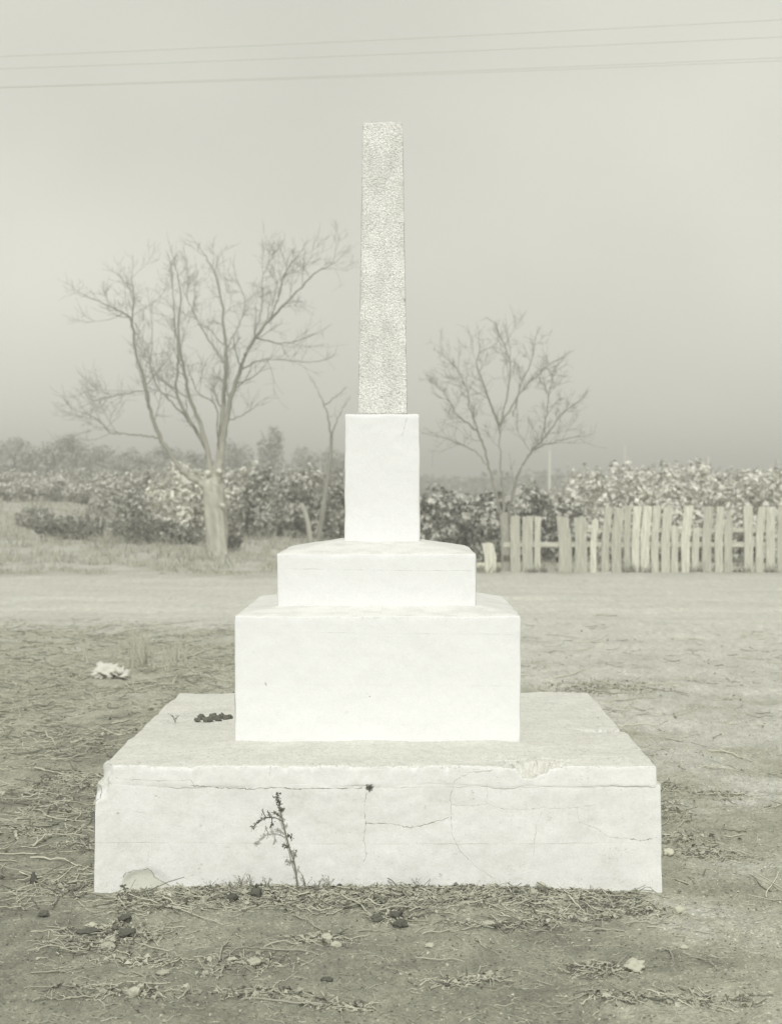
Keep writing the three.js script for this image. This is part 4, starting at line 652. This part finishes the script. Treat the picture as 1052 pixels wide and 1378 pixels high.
{ // dark clods before the base
  const r = rng(210);
  const clod = (px, py, w, h, label, group, v, name = 'clod', category = 'clod', lvl = null, amp = 0.42) => {
    const p = lvl === null ? ground(px, py) : ground(px, py, lvl), D = CZ - p.z, q = w * D / F / 2, k = h * D / F / 2, m = new Mesher(); if (lvl === null) p.y = landHeight(p.x, p.z);
    m.lump(new THREE.Vector3(0, k * 0.75, 0), q, k, q * 0.85, tone(v, 0.8), px * 0.37 + py, 3, amp);
    const o = mesh('clod', m.geo(), matte); o.position.copy(p); top(o, name, label, category, group); return o;
  };
  const A = 'dark crumbly clod of soil on the ground along the white base', G = 'dark clods along the base';
  for (const [x, y, w, h] of [[166, 1199, 20, 15], [220, 1199, 9, 6], [313, 1217, 14, 10], [345, 1214, 15, 16], [507, 1241, 14, 9], [531, 1235, 20, 9], [538, 1246, 18, 11], [486, 1191, 15, 12], [511, 1191, 8, 9], [667, 1192, 9, 10], [655, 1199, 12, 6], [787, 1192, 15, 12], [457, 1203, 9, 6], [168, 1243, 16, 9], [120, 1254, 26, 8], [156, 1252, 10, 8], [144, 1255, 8, 6], [172, 1260, 22, 10], [46, 1190, 9, 18], [60, 1236, 14, 8], [668, 1249, 12, 7], [741, 1195, 9, 7], [440, 1322, 16, 6], [600, 1325, 10, 5]]) clod(x, y, w, h, A, G, 0.085 + 0.05 * r());
  const R = 'dark dried lump in the small heap on the slab ledge beside the upper block', H = 'dark lumps heaped on the ledge';
  for (const [x, y, w, h] of [[266, 971, 8, 6], [271, 968, 9, 8], [277, 971, 8, 7], [283, 971, 9, 8], [289, 968, 8, 7], [294, 970, 9, 8], [299, 967, 8, 8], [304, 968, 8, 6], [309, 967, 8, 6], [287, 965, 9, 6]]) clod(x, y, w, h, R, H, 0.10 + 0.05 * r(), 'dried_lump', 'lump', 0.464);
  const S = 'small pale lump lying on the soil before the white base', T = 'pale lumps before the base';
  for (const [x, y, w, h] of [[181, 1340, 15, 15], [190, 1330, 10, 7], [220, 1308, 20, 6], [251, 1327, 9, 8], [277, 1310, 10, 10], [342, 1302, 18, 10], [440, 1266, 14, 12], [452, 1275, 14, 9], [468, 1205, 9, 7], [636, 1214, 10, 8], [655, 1248, 14, 9], [718, 1211, 12, 9], [728, 1204, 12, 10], [675, 1199, 8, 7], [578, 1272, 13, 6], [920, 1279, 11, 7], [146, 1275, 20, 12], [125, 1247, 12, 8]]) clod(x, y, w, h, S, T, 0.38 + 0.12 * r(), 'pale_lump', 'lump', null, 0.3);
  clod(853, 1306, 26, 17, 'rough pale stone sitting alone on the open soil', null, 0.5, 'stone', 'stone', null, 0.35);
  clod(899, 1153, 14, 10, 'white chip of stone resting against the flank of the base', null, 0.58, 'stone', 'stone', null, 0.35);
  clod(914, 1231, 18, 14, 'round pale clump by the corner of the base', null, 0.5, 'stone', 'stone', null, 0.3);
  clod(648, 767, 20, 11, 'pale boulder lying beside the short broken stake', null, 0.6, 'stone', 'stone', null, 0.2);
  clod(672, 768, 13, 13, 'grey rock leaning at the foot of the short broken stake', null, 0.42, 'stone', 'stone', null, 0.25);
}
{ // crumpled white scrap in the field
  const r = rng(220), p = ground(152, 911), root = new THREE.Group(); root.position.copy(p).setY(landHeight(p.x, p.z)); top(root, 'crumpled_scrap', 'white crumpled scrap lying in the straw of the field', 'scrap');
  for (const [x, y, z, rx, ry, rz, s] of [[-0.05, 0.05, 0, 0.085, 0.06, 0.08, 4], [0.07, 0.04, 0.03, 0.06, 0.045, 0.07, 9], [-0.11, 0.03, 0.05, 0.05, 0.035, 0.05, 12]]) { const m = new Mesher(); m.lump(new THREE.Vector3(x, y, z), rx, ry, rz, tone(0.62, 0.88), s, 3, 0.6); mesh('fold', m.geo(), matte, root); }
}
// ------------------------------------------------------------------ living weeds
function sprig(m, r, path, rad, n, size, v, t0 = 0.3) {
  const c = new THREE.CatmullRomCurve3(path); m.tube(c.getPoints(14), rad, rad * 0.4, 5, tone(v * 1.5, 0.8));
  for (let k = 0; k < n; k++) { const f = lerp(t0, 1, r()), p = c.getPoint(f), nor = randDir(r), d = randDir(r).cross(nor).normalize(); p.add(randDir(r).multiplyScalar(size * 0.9 * r())); m.leaf(p, d, nor, size * (0.5 + 0.8 * r()), size * 0.35, size * 0.08, tone(v * (0.7 + 0.7 * r()), 0.76)); }
}
{
  const r = rng(230), D = 5.80, b = P(401, 1187, D); b.y = landHeight(b.x, b.z) - 0.01; const root = new THREE.Group(); root.position.copy(b); top(root, 'weed', 'tall thin feathery weed growing up against the white base', 'weed');
  const q = (x, y, dz = 0) => P(x, y, D).sub(b).add(new THREE.Vector3(0, 0, dz));
  const st = new Mesher(); st.tube(new THREE.CatmullRomCurve3([new THREE.Vector3(0, 0, 0), q(397, 1165), q(390, 1142), q(383, 1115), q(378, 1092), q(374, 1070)]).getPoints(20), 0.0036, 0.0018, 6, tone(0.2, 0.8)); mesh('stem', st.geo(), matte, root);
  const clump = (pts, n, size, t0) => { const m = new Mesher(); sprig(m, r, pts, 0.0022, n, size, 0.13, t0); mesh('leaf_spray', m.geo(), leafy, root); };
  clump([q(378, 1092), q(376, 1082), q(373, 1075), q(374, 1067)], 70, 0.017, 0.1);
  clump([q(381, 1106), q(372, 1101), q(360, 1100), q(352, 1103), q(345, 1109), q(339, 1116)], 70, 0.014, 0.25);
  clump([q(358, 1100), q(354, 1093), q(353, 1089)], 14, 0.01, 0.3); clump([q(364, 1101), q(362, 1095), q(360, 1091)], 14, 0.01, 0.3); clump([q(366, 1102), q(366, 1109), q(364, 1114)], 22, 0.013, 0.3);
  clump([q(380, 1100), q(373, 1096), q(369, 1093)], 34, 0.013, 0.3); clump([q(378, 1094), q(381, 1090), q(382, 1087)], 16, 0.01, 0.3);
  clump([q(386, 1125), q(389, 1124), q(392, 1128)], 34, 0.013, 0.1); clump([q(389, 1140), q(384, 1138), q(380, 1136)], 38, 0.013, 0.1); clump([q(395, 1158), q(397, 1150), q(399, 1144)], 24, 0.01, 0.1);
  clump([q(397, 1165), q(394, 1160), q(391, 1158)], 16, 0.009, 0.1);
}
{ // tufts of weed at the foot of the base, one rooted in its crack
  const tuft = (name, label, group, p, n, h, v, seed, leaves) => { const r = rng(seed), root = new THREE.Group(); root.position.copy(p); top(root, name, label, 'weed', group); for (let k = 0; k < n; k++) { const m = new Mesher(), a = r() * 6.283, l = h * (0.5 + 0.7 * r()), e = l * (0.3 + 0.5 * r()), dz = Math.abs(Math.sin(a)) * e; sprig(m, r, [new THREE.Vector3(0, -0.005, 0), new THREE.Vector3(Math.cos(a) * e * 0.4, l * 0.6, dz * 0.4), new THREE.Vector3(Math.cos(a) * e, l, dz)], 0.0013, leaves, 0.010, v); mesh('stem', m.geo(), leafy, root); } };
  const C = P(497, 1066, 5.872); C.z = 1.026; tuft('crack_weed', 'small dark tuft of weed sprouting from the crack in the base', null, C, 9, 0.022, 0.15, 240, 9);
  [[330, 1190, 0.05], [345, 1188, 0.06], [318, 1193, 0.05], [415, 1190, 0.07], [430, 1192, 0.05], [365, 1192, 0.05], [445, 1193, 0.05], [290, 1192, 0.04], [728, 1198, 0.05], [560, 1194, 0.035], [620, 1195, 0.03]].forEach(([px, py, h], k) => { const g = ground(px, py); g.z = 1.055 + 0.03 * ((k * 7) % 3); g.y = landHeight(g.x, g.z); tuft('weed_tuft', 'wispy low weed tuft at the foot of the white base', 'wispy weeds along the base', g, 6, h, 0.24, 250 + k, 3); });
  [[178, 897, 0.26], [190, 893, 0.36], [206, 898, 0.22], [240, 884, 0.28], [222, 900, 0.2], [115, 890, 0.14], [160, 880, 0.14], [198, 890, 0.3], [184, 888, 0.34], [232, 892, 0.24], [250, 896, 0.2]].forEach(([px, py, h], k) => { const g = ground(px, py); g.y = landHeight(g.x, g.z); const r = rng(270 + k), root = new THREE.Group(); root.position.copy(g); top(root, 'dry_grass_tuft', 'tuft of upright pale dry grass stems in the field', 'grass tuft', 'dry grass tufts in the field'); for (let s = 0; s < 11; s++) { const m = new Mesher(), l = h * (0.4 + 0.7 * r()), a = r() * 6.283, e = l * 0.35 * r(); m.tube([new THREE.Vector3((r() - 0.5) * 0.08, -0.02, (r() - 0.5) * 0.08), new THREE.Vector3(Math.cos(a) * e * 0.4, l * 0.6, Math.sin(a) * e * 0.4), new THREE.Vector3(Math.cos(a) * e, l, Math.sin(a) * e)], 0.0035, 0.0015, 4, tone(0.55, 0.82)); mesh('stem', m.geo(), matte, root); } });
  const g = ground(236, 971, 0.466); tuft('dry_sprig', 'small dry sprig lying on the slab ledge', null, g, 7, 0.035, 0.2, 290, 3);
}
renderer.render(scene, camera);
